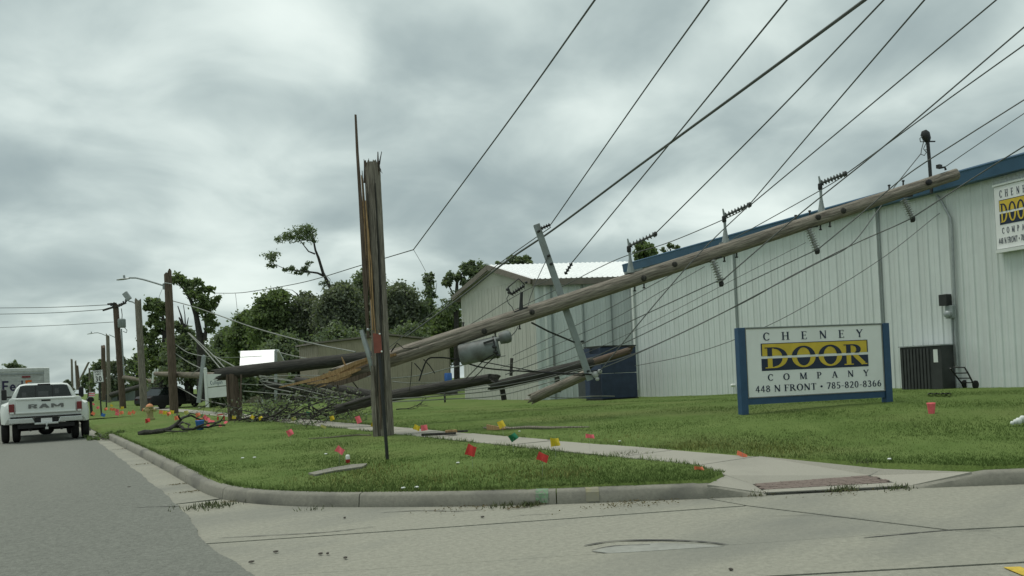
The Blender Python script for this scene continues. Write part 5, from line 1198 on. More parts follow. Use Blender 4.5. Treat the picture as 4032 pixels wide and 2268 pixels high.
# dense mass behind the tan building, tree by tree
for i, (x, yt, w, d, mt, lab) in enumerate(((905, 1300, 70, 82, m_leafA, 'low dark tree left end of the tree mass above the white roofed house'), (985, 1232, 75, 78, m_leafB, 'rounded green tree second from left of the tree mass'), (1085, 1150, 90, 74, m_leafB, 'tall green tree left of the bent bare trunk'),
        (1215, 1165, 90, 76, m_leafC, 'greyish tree right under the bent bare trunk'), (1345, 1125, 95, 74, m_leafC, 'dull green tree just left of the snapped pole'), (1455, 1070, 75, 78, m_leafA, 'dark tall tree directly behind the snapped pole'), (1580, 1125, 75, 72, m_leafC, 'grey green tree right of the snapped pole'), (1670, 1190, 60, 74, m_leafA, 'dark tree under the torn top right of the snapped pole'), (1760, 1220, 70, 70, m_leafB, 'tree at the left corner of the beige gable'), (1130, 1330, 120, 66, m_leafA, 'low dark shrubby tree above the tan building left end'), (1340, 1290, 120, 66, m_leafA, 'low dark shrubby tree behind the tan building middle'), (1600, 1290, 120, 66, m_leafA, 'low dark shrubby tree behind the tan building right part'))):
    bl = [(x, yt+w*.75, w*.8, w*.75, 1.6, 0), (x-w*.55, yt+w*1.3, w*.6, w*.7, 1.1, -1), (x+w*.55, yt+w*1.35, w*.6, w*.7, 1.1, 1), (x+rnd.uniform(-20, 20), yt+w*.18, w*.38, w*.28, .5, 0), (x-w*.3, yt+w*.5, w*.4, w*.35, .5, -1), (x, yt+w*2.1, w*1.05, w*.9, 1.6, 0)]
    if yt+w*3 < 1420: bl.append((x, (yt+w*3+1440)/2, w*1.0, (1440-yt-w*2)/2.2, 1.4, 0))
    tree('tree', lab, (x, 1560), [(x+5, 1560, .28), (x+3, 1420, .24), (x, yt+w*1.2, .15), (x-2, yt+w*.5, .06)], [[(x+2, yt+w*2, .12), (x-w*.5, yt+w*1.2, .05)], [(x+2, yt+w*1.8, .11), (x+w*.5, yt+w*1.1, .05)]], bl, 15000, .18, mt, 100+i, TG, .55, depth=d)
# bent, half stripped tree above the mass
tree('tree', 'tall wind-bent tree with tufts of leaves streaming left', (1330, 1560), [(1345, 1560, .26), (1338, 1240, .24), (1312, 1160, .22), (1290, 1110, .20), (1272, 1075, .17), (1254, 1015, .15), (1242, 985, .12), (1234, 945, .09), (1228, 900, .04)],
     [[(1272, 1085, .16), (1250, 1075, .12), (1200, 1068, .09), (1130, 1062, .05), (1080, 1040, .03), (1062, 1010, .02)], [(1240, 1000, .10), (1215, 990, .08), (1190, 958, .05), (1175, 940, .02)], [(1290, 1120, .10), (1275, 1130, .05), (1262, 1150, .02)], [(1295, 1130, .06), (1300, 1100, .03), (1285, 1085, .02)], [(1232, 950, .06), (1200, 945, .04), (1150, 955, .02)], [(1200, 1068, .05), (1160, 1080, .03), (1130, 1075, .01)]],
     [(1185, 918, 45, 24, 2.4, 0), (1130, 930, 26, 18, .9, 0), (1222, 895, 16, 20, .6, 0), (1100, 945, 14, 8, .25, 0), (1235, 945, 14, 10, .3, 0), (1070, 1010, 26, 18, 1.1, 0), (1070, 1050, 22, 10, .4, 0), (1140, 1060, 36, 10, .7, 0), (1195, 1065, 30, 11, .6, 0), (1215, 1035, 15, 8, .2, 0), (1270, 1120, 14, 12, .25, 0), (1175, 1075, 25, 6, .3, 0)], 3000, .14, m_leafA, 131, None, .95, depth=80)
tree('tree', 'bare broken treetop with a hooked limb left of the bent tree', (1180, 1560), [(1188, 1560, .25), (1190, 1230, .2), (1180, 1175, .13), (1168, 1155, .08)], [[(1180, 1178, .08), (1160, 1165, .06), (1140, 1160, .05), (1132, 1172, .03)], [(1168, 1156, .05), (1150, 1142, .03), (1110, 1138, .02), (1065, 1135, .01)]], [(1185, 1200, 14, 25, 1, 0)], 400, .2, m_leafD, 132, None, depth=80)
tree('tree', 'torn dark treetop stub with shredded bark right of the snapped pole', (1690, 1560), [(1690, 1560, .3), (1692, 1200, .25), (1690, 1130, .2), (1685, 1085, .14)], [[(1690, 1110, .08), (1705, 1095, .05), (1712, 1075, .02)], [(1690, 1120, .08), (1672, 1100, .05), (1664, 1085, .02)], [(1690, 1180, .06), (1715, 1150, .04), (1720, 1115, .02)]], [(1688, 1105, 18, 28, 1, 0), (1690, 1160, 24, 35, 1.2, 0), (1700, 1080, 10, 8, .2, 0)], 1400, .16, m_leafA, 133, None, .5, depth=77)
tree('tree', 'dark tree with clumped leaves left of the beige gable', (1800, 1560), [(1800, 1560, .3), (1796, 1200, .22), (1800, 1100, .12), (1835, 1060, .06)], [[(1796, 1180, .1), (1765, 1120, .05), (1750, 1090, .02)], [(1798, 1150, .1), (1850, 1110, .05), (1880, 1060, .02)]], [(1850, 1060, 32, 30, 1.5, 0), (1895, 1075, 26, 40, 1.5, 0), (1790, 1090, 30, 18, 1, 0), (1760, 1110, 16, 22, .6, 0), (1830, 1110, 25, 18, .5, 0), (1780, 1200, 35, 50, 1, 0), (1858, 1035, 12, 8, .2, 0), (1840, 1180, 40, 40, 1, 1)], 5000, .16, m_leafA, 134, TG, .5, depth=66)
tree('tree', 'wide treetop showing above the white roof ridge', (2040, 1560), [(2040, 1560, .3), (2040, 1200, .25), (2040, 1060, .1)], [], [(2040, 1035, 45, 22, 1.4, 0), (1975, 1045, 30, 14, .7, 0), (2100, 1045, 40, 16, .8, 0), (2025, 1012, 16, 8, .25, 0), (2070, 1016, 18, 10, .3, 0), (2040, 1110, 110, 50, 2, 0)], 4000, .17, m_leafA, 135, TG, .5, depth=62)
tree('tree', 'small brownish treetop peeping over the blue eave', (2540, 1560), [(2540, 1560, .3), (2540, 1200, .2), (2540, 1000, .1)], [], [(2535, 990, 42, 28, 1.5, 0), (2520, 965, 22, 14, .5, 0), (2565, 1000, 24, 20, .6, 0), (2510, 1015, 20, 12, .4, 0)], 1700, .16, m_leafB, 136, TG, .6, depth=58)
tree('tree', 'faint twiggy treetop right of the brownish one above the blue eave', (2640, 1560), [(2640, 1560, .25), (2640, 1100, .15), (2640, 980, .05)], [[(2640, 1010, .04), (2625, 978, .02)], [(2640, 1010, .04), (2665, 972, .02)]], [(2615, 985, 12, 10, .5, 0), (2640, 968, 12, 10, .5, 0), (2665, 975, 14, 8, .5, 0)], 220, .18, m_leafA, 137, TG, .4, depth=62)
# storm-torn tree by the left poles
LG = 'trees behind the left poles'
tree('tree', 'storm-torn tree with sparse clumps of leaves behind the nearest lamp pole', (790, 1560), [(795, 1580, .30), (792, 1400, .26), (785, 1310, .20), (772, 1240, .16), (755, 1190, .12), (735, 1150, .08), (705, 1118, .04)],
     [[(775, 1255, .10), (780, 1220, .07), (800, 1180, .04)], [(806, 1340, .14), (812, 1290, .10), (806, 1250, .06), (815, 1225, .04)], [(795, 1330, .08), (800, 1310, .05)], [(725, 1290, .06), (712, 1240, .05), (700, 1205, .03)], [(730, 1290, .05), (728, 1240, .03), (722, 1200, .02)], [(735, 1285, .05), (742, 1250, .02)], [(815, 1225, .05), (850, 1215, .03), (868, 1175, .02)]],
     [(700, 1098, 30, 16, 1, 0), (735, 1110, 24, 16, .9, 0), (748, 1135, 22, 14, .6, 0), (785, 1112, 14, 12, .45, 0), (790, 1140, 16, 10, .4, 0), (822, 1140, 14, 14, .45, 0), (760, 1165, 28, 18, .9, 0), (800, 1175, 26, 20, .9, 0), (830, 1200, 20, 16, .6, 0), (862, 1175, 20, 10, .4, 0), (790, 1215, 30, 18, .8, 0), (815, 1245, 26, 18, .7, 0), (840, 1275, 20, 12, .5, 0), (825, 1300, 12, 10, .25, 0), (840, 1205, 14, 10, .4, 0)], 3900, .13, m_leafB, 141, LG, .9, depth=48)
tree('tree', 'broken leafy tree between the floodlight pole and the lamp pole', (620, 1560), [(640, 1580, .28), (645, 1420, .24), (650, 1300, .16), (640, 1240, .08)], [[(648, 1330, .1), (615, 1260, .06), (590, 1210, .03)], [(648, 1350, .1), (680, 1280, .05)]],
     [(600, 1195, 24, 20, 1, 0), (580, 1212, 12, 10, .3, 0), (630, 1225, 24, 18, .8, 0), (650, 1200, 16, 14, .5, 0), (615, 1250, 22, 14, .6, 0), (600, 1275, 18, 10, .4, 0), (640, 1275, 24, 18, .7, 0), (625, 1310, 26, 16, .7, 0), (575, 1330, 26, 24, .8, 0), (560, 1300, 14, 16, .4, 0), (650, 1400, 60, 60, 2.4, 0), (600, 1420, 50, 60, 2, 0), (590, 1370, 36, 34, 1, 0)], 5600, .14, m_leafB, 142, LG, .8, depth=52)
tree('tree', 'dark sagging conifer-like mass behind the lamp pole', (740, 1580), [(745, 1580, .3), (742, 1420, .25), (722, 1280, .12), (705, 1250, .05)], [], [(720, 1330, 40, 45, 1.4, 0), (760, 1390, 60, 60, 2.6, 0), (700, 1400, 50, 60, 2, 0), (830, 1430, 60, 40, 1.8, 0), (880, 1452, 40, 18, .7, 0), (740, 1470, 110, 45, 3, 0), (840, 1510, 70, 34, 1.4, 0), (700, 1290, 16, 24, .5, 0), (740, 1310, 20, 26, .6, 0)], 10000, .15, m_leafA, 143, LG, .6, depth=51)
for i, (x, yt, w, d, lab) in enumerate(((540, 1390, 44, 90, 'small dark distant tree between the floodlight pole and the transformer pole'), (470, 1400, 40, 100, 'small dark distant tree left of the transformer pole base'), (395, 1415, 40, 110, 'small dark distant tree behind the distant lamp poles'), (350, 1470, 26, 130, 'tiny shredded distant tree left of the speed limit sign'), (265, 1495, 20, 150, 'tiny distant tree above the pickup roof'), (45, 1420, 50, 120, 'dark tree above the delivery van at the left frame edge'), (92, 1445, 22, 125, 'small tree tuft right of the one above the delivery van'), (640, 1480, 60, 85, 'low distant tree behind the pale fallen pole'), (250, 1530, 40, 200, 'low hedge-like tree at the far end of the street'), (430, 1480, 40, 100, 'low dark bushy tree between the distant poles'), (1215, 1500, 40, 50, 'low dark bush behind the fresh splinters'), (1150, 1480, 50, 50, 'low dark bush left of the tan building'), (960, 1462, 44, 49, 'dark bush below the left end of the white roof'), (1055, 1458, 46, 50, 'dark bush below the right end of the white roof'), (870, 1520, 40, 46, 'low dark bush behind the white neighbour sign'))):
    tree('tree', lab, (x, 1575), [(x, 1575, .25), (x, yt+w, .15), (x, yt+w*.4, .05)], [], [(x, yt+w*.8, w*.8, w*.7, 1.5, 0), (x-w*.5, yt+w*1.2, w*.5, w*.6, 1, 0), (x+w*.5, yt+w*1.25, w*.5, w*.6, 1, 0), (x+w*.1, yt+w*.25, w*.3, w*.25, .4, 0), (x, min(1540, yt+w*2.1), w, w*.8, 1.4, 0)], 2200, .26, (m_leafA, m_leafC, m_leafA)[i % 3], 160+i, LG, .35, depth=d)

# ------------------------------------------------------------------ torn branches on the grass
def brush(name, label, starts, seed, mat=m_bark, leaves=0, leafm=None, levels=3):
    r = random.Random(seed); mb = MB(); tips = []
    def grow(p, d, L, rad, lv):
        pts = [p]; q = np.array(p); dd = np.array(d)
        for k in range(5):
            dd = dd+np.array([r.gauss(0, .28), r.gauss(0, .28), r.gauss(0, .22)]); dd /= np.linalg.norm(dd)
            q = q+dd*L/5; gz_ = float(lawn_z(q[0], q[1]))+.02
            if q[2] < gz_: q[2] = gz_; dd[2] = abs(dd[2])*.3
            if q[2] > gz_+.75: dd[2] = -abs(dd[2])*.5
            pts.append(q.copy())
        mb.tube(pts, [rad*(1-.14*k) for k in range(6)], 6); tips.append(pts[-1])
        if lv > 0:
            for k in (2, 3, 4, 5):
                if r.random() < .85: grow(pts[k], dd+np.array([r.gauss(0, .8), r.gauss(0, .8), r.gauss(.1, .5)]), L*r.uniform(.45, .75), rad*.5, lv-1)
    for p, d, L, rad in starts: grow(np.array(p, float), np.array(d, float)/np.linalg.norm(d), L, rad, levels)
    if leaves:
        t = thing(name, label, 'branch', starts[0][0]); build('branches', mb, mat, t, smooth=True, fix=False)['kind'] = 'stuff'
        B = [(tp-np.array(starts[0][0]), (.2, .2, .12), 1) for tp in tips]
        me = leaf_mesh('leaves', B, leaves, .05, leafm, seed, .6); o = bpy.data.objects.new('leaves', me); link(o, t, starts[0][0]); return t
    return tag(build(name, mb, mat, smooth=True, fix=False), label, 'branch')
def L3(x, y, h=.05): return on_lawn(x, y, h)
nb = thing('fallen_branch', 'bare dark branch lying nearest the street below the flags', 'branch', L3(640, 1695, 0))
for nm_, pts_, r0_ in (('main_stem', [(548, 1709, .03), (600, 1703, .05), (640, 1696, .09), (672, 1686, .14), (700, 1678, .16), (722, 1690, .08), (760, 1690, .06), (820, 1682, .06), (885, 1674, .05)], .085),
        ('side_branch', [(655, 1692, .1), (690, 1672, .22), (712, 1652, .36), (735, 1640, .42), (762, 1640, .38), (790, 1652, .25), (822, 1668, .1)], .055), ('side_branch', [(700, 1680, .15), (718, 1662, .2), (748, 1672, .14), (742, 1690, .05)], .045), ('side_branch', [(712, 1652, .36), (705, 1636, .5), (698, 1628, .55)], .03),
        ('side_branch', [(735, 1640, .42), (750, 1628, .5), (770, 1632, .45)], .025), ('side_branch', [(760, 1690, .06), (800, 1672, .2), (850, 1664, .25), (890, 1655, .3)], .035), ('side_branch', [(640, 1697, .08), (690, 1698, .06), (740, 1700, .04)], .03), ('side_branch', [(820, 1682, .06), (868, 1660, .3), (880, 1640, .45)], .025)):
    mb = MB(); Q_ = [on_lawn(*p) for p in pts_]; Q_ = [q_ for k in range(len(Q_)-1) for q_ in (Q_[k], Q_[k]*.5+Q_[k+1]*.5+np.array([rnd.uniform(-.04, .04), rnd.uniform(-.04, .04), rnd.uniform(-.01, .04)]))]+[Q_[-1]]
    mb.tube(Q_, [r0_*(1-.75*k/len(Q_)) for k in range(len(Q_))], 7); build(nm_, mb, m_darkwood, nb, smooth=True)
b0 = L3(1110, 1655, .1)
brush('fallen_branch', 'tangled grey brush pile behind the pavement, right of the stump', [(L3(1010, 1655, .05), RT+UP*.25, 2.2, .05), (L3(1100, 1650, .05), RT+UP*.1, 2.4, .05), (L3(1180, 1645, .05), -RT+UP*.3, 2.2, .05), (L3(1240, 1640, .1), -RT+UP*.05, 2.0, .045), (L3(1060, 1640, .1), RT*.6+UP*.5, 1.6, .04), (L3(1150, 1640, .2), RT+UP*.2, 2.0, .04), (L3(1290, 1630, .1), -RT+UP*.25, 1.8, .04), (L3(960, 1650, .1), RT+UP*.3, 1.6, .04), (L3(1220, 1650, .05), RT*.3-UP*.1, 1.4, .03), (L3(1030, 1650, .3), RT+UP*.1, 2.0, .035)], 9, m_darkwood, 1500, m_leafC, levels=3)
brush('fallen_branch', 'second tangle of thin branches left of the snapped pole', [(L3(1190, 1648, .1), RT+UP*.3, 1.8, .04), (L3(1290, 1640, .2), -RT+UP*.2, 1.6, .035), (L3(1120, 1640, .3), RT*.8+UP*.2, 1.6, .035), (L3(940, 1655, .1), RT+UP*.3, 1.2, .04)], 19, m_darkwood, 700, m_leafA, levels=3)
gbp = ground(400, 1716, .03); gbr = thing('fallen_branch', 'leafy green branch lying in the gutter beside the pickup', 'branch', gbp)
for p_ in ([(345, 1716), (395, 1720), (450, 1714)], [(380, 1722), (420, 1712), (455, 1706)], [(360, 1724), (400, 1726), (430, 1730)]):
    mb = MB(); mb.tube([ground(x, y, .05) for x, y in p_], [.02, .016, .008], 6); build('stem', mb, m_bark, gbr, smooth=True)
Bq = [(ground(x, y, .06)-gbp, (.35, .3, .06), 1) for x, y in ((360, 1716), (390, 1722), (415, 1714), (440, 1710), (455, 1704), (420, 1724), (370, 1726))]
o = bpy.data.objects.new('leaves', leaf_mesh('leaves', Bq, 900, .05, m_leafB, 29, .9)); link(o, gbr, gbp)
brush('fallen_branch', 'small dark twig on the lawn right of the snapped pole', [(L3(1560, 1612, .05), RT+UP*.02, 1.0, .03), (L3(1640, 1600, .1), RT*.4+UP*.5, .5, .02)], 39, m_darkwood, levels=2)
for i, (pts_, lab) in enumerate((([(1540, 1385, 16.9), (1558, 1360, 16.8), (1562, 1350, 16.8), (1590, 1372, 16.8), (1650, 1370, 16.8)], 'dark torn twig stuck on top of the fallen pole'), ([(1632, 1430, 17), (1650, 1450, 17), (1662, 1466, 17.1)], 'short dark twig under the fallen pole, left one'), ([(1668, 1415, 17), (1692, 1440, 17), (1712, 1470, 17.1)], 'short brown twig under the fallen pole, right one'), ([(1365, 1470, 17.2), (1390, 1505, 17.3), (1410, 1530, 17.4)], 'dark stick hanging under the splintered butt'))):
    mb = MB(); mb.tube([at(*p) for p in pts_], [.016*(1-.12*k) for k in range(len(pts_))], 6); tag(build('twig', mb, m_darkwood, smooth=True), lab, 'branch')

# ------------------------------------------------------------------ boards, slab, litter on the lawn
def board(label, p0, p1, w_, h_, mat, hh=.02, name='board', cat='board'):
    mb = MB(); a = on_lawn(*p0, hh); b = on_lawn(*p1, hh); mb.bar(a, b, w_, h_); return tag(build(name, mb, mat, bevel=.004), label, cat)
board('dark wet plank lying across the pavement right of the snapped pole', (1660, 1712), (1795, 1706), .12, .05, m_darkwood, .05)
board('pale broken plank end on the pavement', (1755, 1700), (1798, 1697), .10, .06, m_fresh, .09)
board('dark thin plank end beyond the pavement', (1790, 1699), (1842, 1697), .06, .04, m_darkwood, .06)
mb = MB(); mb.tube([on_lawn(x, y, .05) for x, y in ((1905, 1684), (1960, 1685), (2010, 1686), (2080, 1682), (2160, 1684), (2250, 1682), (2320, 1681))], [.02, .05, .03, .035, .03, .02, .01], 6); tag(build('stick', mb, m_wood, smooth=True), 'long grey stick lying on the lawn beyond the pavement', 'stick')
sliver([on_lawn(1918, 1682, .07), on_lawn(1950, 1685, .07), on_lawn(1990, 1687, .07)], [.12, .09, .03], .03, m_fresh, None)
bpy.data.objects[-1] if False else None
for o in list(bpy.data.objects):
    if o.name.startswith('splinter') and o.parent is None: tag(o, 'pale split piece of wood lying at the left end of the grey stick', 'splinter')
mb = MB(); mb.tube([on_lawn(x, y, .03) for x, y in ((1215, 1727), (1300, 1722), (1360, 1716), (1415, 1712), (1460, 1714))], [.008, .014, .018, .016, .012], 6); tag(build('stick', mb, m_pale, smooth=True), 'thin pale stick on the grass left of the snapped pole foot', 'stick')
mb = MB(); q_ = [on_lawn(x, y, .03) for x, y in ((1214, 1862), (1300, 1842), (1385, 1828), (1446, 1824), (1430, 1836), (1320, 1852), (1240, 1868))]; mb.prism(q_, (0, 0, -.08)); tag(build('concrete_cover', mb, m_kerb), 'flat concrete cover sunk in the corner lawn', 'cover')
# drinks can standing on the cover
cb_ = on_lawn(1370, 1822, .03); can = thing('drinks_can', 'small red and white can standing on the sunken concrete cover', 'can', cb_)
m_canr = M('can_red', (.35, .03, .03), .4); mb = MB(); mb.lathe(cb_, (0, 0, 1), [(0, .028), (.01, .033), (.055, .033)], 12); build('lower_body', mb, m_canr, can, smooth=True)
mb = MB(); mb.lathe(cb_+np.array([0, 0, .056]), (0, 0, 1), [(0, .033), (.05, .033), (.065, .025), (.068, .02)], 12); build('upper_body', mb, m_white, can, smooth=True)
# red cup and white bag on the lawn
m_pink = M('pink_plastic', (.92, .17, .21), .5, var=.1, scale=20); m_hred = M('red_vinyl', (.62, .05, .045), .5, var=.1, scale=20); m_orange = M('orange_vinyl', (.92, .24, .13), .5, var=.1, scale=20)
m_yellow = M('yellow_vinyl', (.75, .55, .04), .5, var=.1, scale=20); m_green = M('green_vinyl', (.015, .17, .085), .5, var=.1, scale=20); m_blue = M('blue_vinyl', (.05, .16, .48), .5, var=.1, scale=20); m_pyell = M('pale_yellow_vinyl', (.55, .50, .16), .5, var=.1, scale=20)
cu = on_lawn(3668, 1630); k_ = float(np.dot(cu-CAM, FW))/FOC
mb = MB(); mb.lathe(cu, (0, 0, 1), [(0, 10*k_), (.01, 11*k_), (40*k_, 15.5*k_), (42*k_, 16.5*k_), (44*k_, 15.5*k_), (42*k_, 14.5*k_), (.02, 9*k_)], 16); tag(build('plastic_cup', mb, m_pink, smooth=True), 'bright pink plastic cup standing on the lawn right of the company sign', 'cup')
wb = on_lawn(4012, 1676); mb = MB()
for dx, dz, r_ in ((0, .05, .07), (.06, .09, .06), (-.05, .04, .05), (.1, .05, .06), (-.1, .02, .04)): mb.ball(wb+RT*dx+np.array([0, 0, dz+.02]), (r_*.8, r_*.7, r_*.8), 8, 6)
tag(build('plastic_bag', mb, m_white, smooth=True), 'crumpled white plastic bag on the lawn at the right frame edge', 'bag')
mb = MB()
for x in (3655, 3680, 3705, 3725): mb.tube([on_lawn(x, 1552, .02), on_lawn(x+8, 1549, .09), on_lawn(x+18, 1551, .03)], .02, 5)
tag(build('cable_scrap', mb, m_black, smooth=True), 'black curled cable scrap on the grass before the charcoal cabinet', 'cable')
WG = 'scraps of white litter on the lawn'
for x, y, lab in ((955, 1803, 'left white scrap on the grass near the kerb corner'), (1002, 1801, 'right white scrap on the grass near the kerb corner'), (1283, 1787, 'white scrap on the grass left of the pink flag'), (1803, 1822, 'white scrap on the grass below the dark red flag'), (1588, 1921, 'left white scrap at the lawn edge above the kerb'), (1640, 1918, 'right white scrap at the lawn edge above the kerb'), (2440, 1737, 'white scrap in the grass beside the pavement'), (3502, 1807, 'white scrap in the grass above the ramp'), (2045, 1698, 'white scrap by the green flag')):
    p = on_lawn(x, y, .02); mb = MB(); s_ = .022; mb.ball(p, (s_*1.4, s_, s_*.6), 6, 5); tag(build('litter', mb, m_white, smooth=True), lab, 'litter', WG)
PB = 'small pebbles on the side street'
for x, y, lab in ((1357, 2039, 'dark pebble on the concrete below the kerb corner'), (1262, 2181, 'dark pebble low on the concrete, left of two'), (1290, 2180, 'dark pebble beside the leftmost low pebble'), (1360, 2197, 'dark pebble low on the concrete, right one'), (2878, 2243, 'dark pebble near the bottom edge'), (1086, 2173, 'dark flat clod on concrete near the asphalt edge'), (1900, 2036, 'small dark pebble on the first joint'), (990, 2213, 'faint dark clod by the asphalt edge'), (508, 1918, 'tiny pebble on the asphalt')):
    p = ground(x, y, .01); mb = MB(); mb.ball(p+np.array([0, 0, .004]), (rnd.uniform(.014, .026), rnd.uniform(.012, .02), .009), 6, 5); tag(build('pebble', mb, m_bark, smooth=True), lab, 'pebble', PB)

# ------------------------------------------------------------------ marking flags
FG = 'utility marking flags on the lawn'
def flag(x, y, mat, label, h=.24, size=.115, seed=0, tilt=0.0, tall=1.0):
    p = on_lawn(x, y, h); r = random.Random(seed*7+int(x)); g = np.array([p[0], p[1], float(lawn_z(p[0], p[1]))])
    d = float(np.dot(p-CAM, FW)); s = size*(1+max(0, d-25)*.006)
    t = thing('marking_flag', label, 'flag', g, FG)
    lean = np.array([r.uniform(-.05, .05), r.uniform(-.05, .05), 0])
    mb = MB(); mb.tube([g-np.array([0, 0, .03]), p+lean*.5-np.array([0, 0, .05]), p+lean+np.array([0, 0, s*.5])], .0016 if d < 20 else .003, 4); build('wire_stem', mb, m_galv if d < 20 else m_dark, t)
    a = r.uniform(-.6, .6)+tilt; ax = RT*math.cos(a)+np.array([0, 0, math.sin(a)])*1.0; ax /= np.linalg.norm(ax); up = np.cross(RT, ax) if False else UP*math.cos(a)-RT*math.sin(a)
    fold = r.uniform(.35, .9); nu = 5; vs = []
    o0 = p+lean-ax*s*.5
    for i in range(nu+1):
        for j in range(4):
            u, v = i/nu, j/3
            q = o0+ax*s*u*(1-.15*fold*v)+up*s*tall*.8*(v-.5)*(1-.25*fold*u)+FW*s*fold*math.sin(u*5.5+v*1.7+a)*.35; vs.append(q)
    fs = [(i*4+j, i*4+j+1, (i+1)*4+j+1, (i+1)*4+j) for i in range(nu) for j in range(3)]
    n = len(vs); mb = MB(); mb.add(vs+[q+FW*.0018 for q in vs], fs+[tuple(n+k for k in f[::-1]) for f in fs]); build('flag_sheet', mb, mat, t, smooth=True, fix=False)
    return t
near = [(1311, 1646, m_yellow, 'yellow marking flag beyond the pavement left of the snapped pole', 1.3), (1415, 1652, m_pink, 'tall pink marking flag hanging limp left of the snapped pole', 1.8), (1474, 1673, m_yellow, 'yellow marking flag in front of the snapped pole', 1.0), (1278, 1680, m_pyell, 'pale yellow flag flattened on the grass by the pavement', .6),
        (1651, 1684, m_yellow, 'yellow marking flag half behind a pink one right of the snapped pole', 1.0), (1673, 1684, m_pink, 'large pink marking flag overlapping a yellow one', 1.1), (1981, 1671, m_yellow, 'upright yellow flag by the grey stick beyond the pavement', 1.4), (2019, 1722, m_green, 'dark green marking flag on the pavement edge', 1.1), (2185, 1741, m_yellow, 'yellow marking flag on the pavement edge right of the green one', 1.2), (2320, 1717, m_pink, 'pinkish red flag streaming right beyond the pavement', .6),
        (1332, 1773, m_pink, 'pink marking flag above the sunken concrete cover', .9), (1859, 1774, m_hred, 'dark red upright marking flag in the middle of the corner lawn', 1.4), (2132, 1801, m_hred, 'red marking flag on the right part of the corner lawn', .9), (1141, 1704, m_pink, 'pink flag leaning on the lawn left of the pale stick', 1.2), (997, 1642, m_yellow, 'yellow flag left of two in front of the brush pile', 1.2), (1031, 1646, m_yellow, 'yellow flag right of two in front of the brush pile', .9), (1159, 1649, m_pyell, 'pale yellow flag at the pavement before the brush pile', 1.1), (1212, 1628, m_green, 'faint green flag inside the brush pile', 1.2), (924, 1643, m_yellow, 'round yellow flag against the stump foot', 1.0)]
for i, (x, y, mt, lab, tl) in enumerate(near): flag(x, y, mt, lab, .24, .138, i, 0, tl)
flag(2922, 1793, m_orange, 'bright red flag lying flat at the grass edge of the pavement', .03, .15, 51, .1, .5); flag(2764, 1842, m_orange, 'orange red flag lying at the lawn tip by the ramp', .03, .11, 52, 0, .5)
FC = 'far cluster of marking flags by the street sign'
farf = [(368, 1592, m_pink, 'pink'), (368, 1628, m_orange, 'orange'), (405, 1634, m_blue, 'blue'), (386, 1605, m_pink, 'pink'), (417, 1611, m_orange, 'orange'), (442, 1611, m_orange, 'orange'), (450, 1612, m_orange, 'orange'), (438, 1597, m_yellow, 'yellow'), (459, 1617, m_pink, 'pink'), (464, 1629, m_pink, 'pink'), (481, 1625, m_orange, 'orange'), (480, 1606, m_yellow, 'yellow'), (512, 1627, m_orange, 'orange'), (523, 1623, m_orange, 'orange'), (566, 1614, m_orange, 'orange'), (577, 1656, m_hred, 'red'), (638, 1622, m_orange, 'orange'), (649, 1625, m_yellow, 'yellow'), (661, 1629, m_orange, 'orange'), (678, 1622, m_yellow, 'yellow'), (630, 1592, m_blue, 'blue'), (655, 1591, m_pink, 'pink'), (700, 1645, m_orange, 'orange'), (734, 1624, m_pyell, 'pale yellow'), (779, 1633, m_orange, 'orange'), (807, 1645, m_pink, 'pink'), (788, 1655, m_orange, 'orange')]
cnt = {}
for i, (x, y, mt, c) in enumerate(farf):
    where = 'near the speed limit sign' if x < 430 else ('between the left standing poles' if x < 600 else ('around the lamp pole foot' if x < 720 else 'among the dark branch before the stump'))
    f_ = flag(x, y, mt, 'small %s marking flag in the far cluster %s' % (c, where), .22, .20, 60+i, 0, 1.0); f_['group'] = 'far %s flags %s' % (c, where)
# heap of pink flags, blue bucket and red bar by the stump
hp_ = on_lawn(861, 1680); heap = thing('flag_bundle', 'heap of bright pink flags dropped left of the stump', 'flag', hp_)
r_ = random.Random(3)
for i in range(6):
    c = hp_+RT*r_.uniform(-.3, .3)+np.array([0, 0, r_.uniform(.04, .28)])-FW*r_.uniform(0, .2); a = RT*r_.uniform(.5, 1)+UP*r_.uniform(-.8, .8); a /= np.linalg.norm(a); b = np.cross(a, FW)
    mb = MB(); mb.add([c-a*.08, c+b*.05+FW*.02, c+a*.08, c-b*.05-FW*.02], [(0, 1, 2), (0, 2, 3)]); mb.add([c-a*.08+FW*.004, c+b*.05+FW*.024, c+a*.08+FW*.004, c-b*.05-FW*.016], [(2, 1, 0), (3, 2, 0)]); build('flag_sheet', mb, m_pink, heap, fix=False)
bk = on_lawn(788, 1692); bkt = thing('bucket', 'small blue bucket on the grass below the dark branch', 'bucket', bk)
mb = MB(); mb.lathe(bk, (0, 0, 1), [(0, .09), (.01, .10), (.26, .13), (.28, .14), (.29, .13), (.27, .12), (.03, .08)], 14); build('pail', mb, m_blue, bkt, smooth=True)
mb = MB(); mb.tube([bk+RT*.13+UP*.27, bk+RT*.1+UP*.38, bk+UP*.43, bk-RT*.1+UP*.38, bk-RT*.13+UP*.27], .008, 5); build('handle', mb, m_dark, bkt)
mb = MB(); mb.bar(at(856, 1634, 28.3), at(884, 1630, 28.3), .10, .05); mb.bar(at(858, 1640, 28.3), at(858, 1655, 28.3), .04, .04); mb.bar(at(882, 1636, 28.3), at(882, 1655, 28.3), .04, .04); tag(build('barricade_bar', mb, m_hred), 'low red barricade bar just left of the stump', 'barricade')

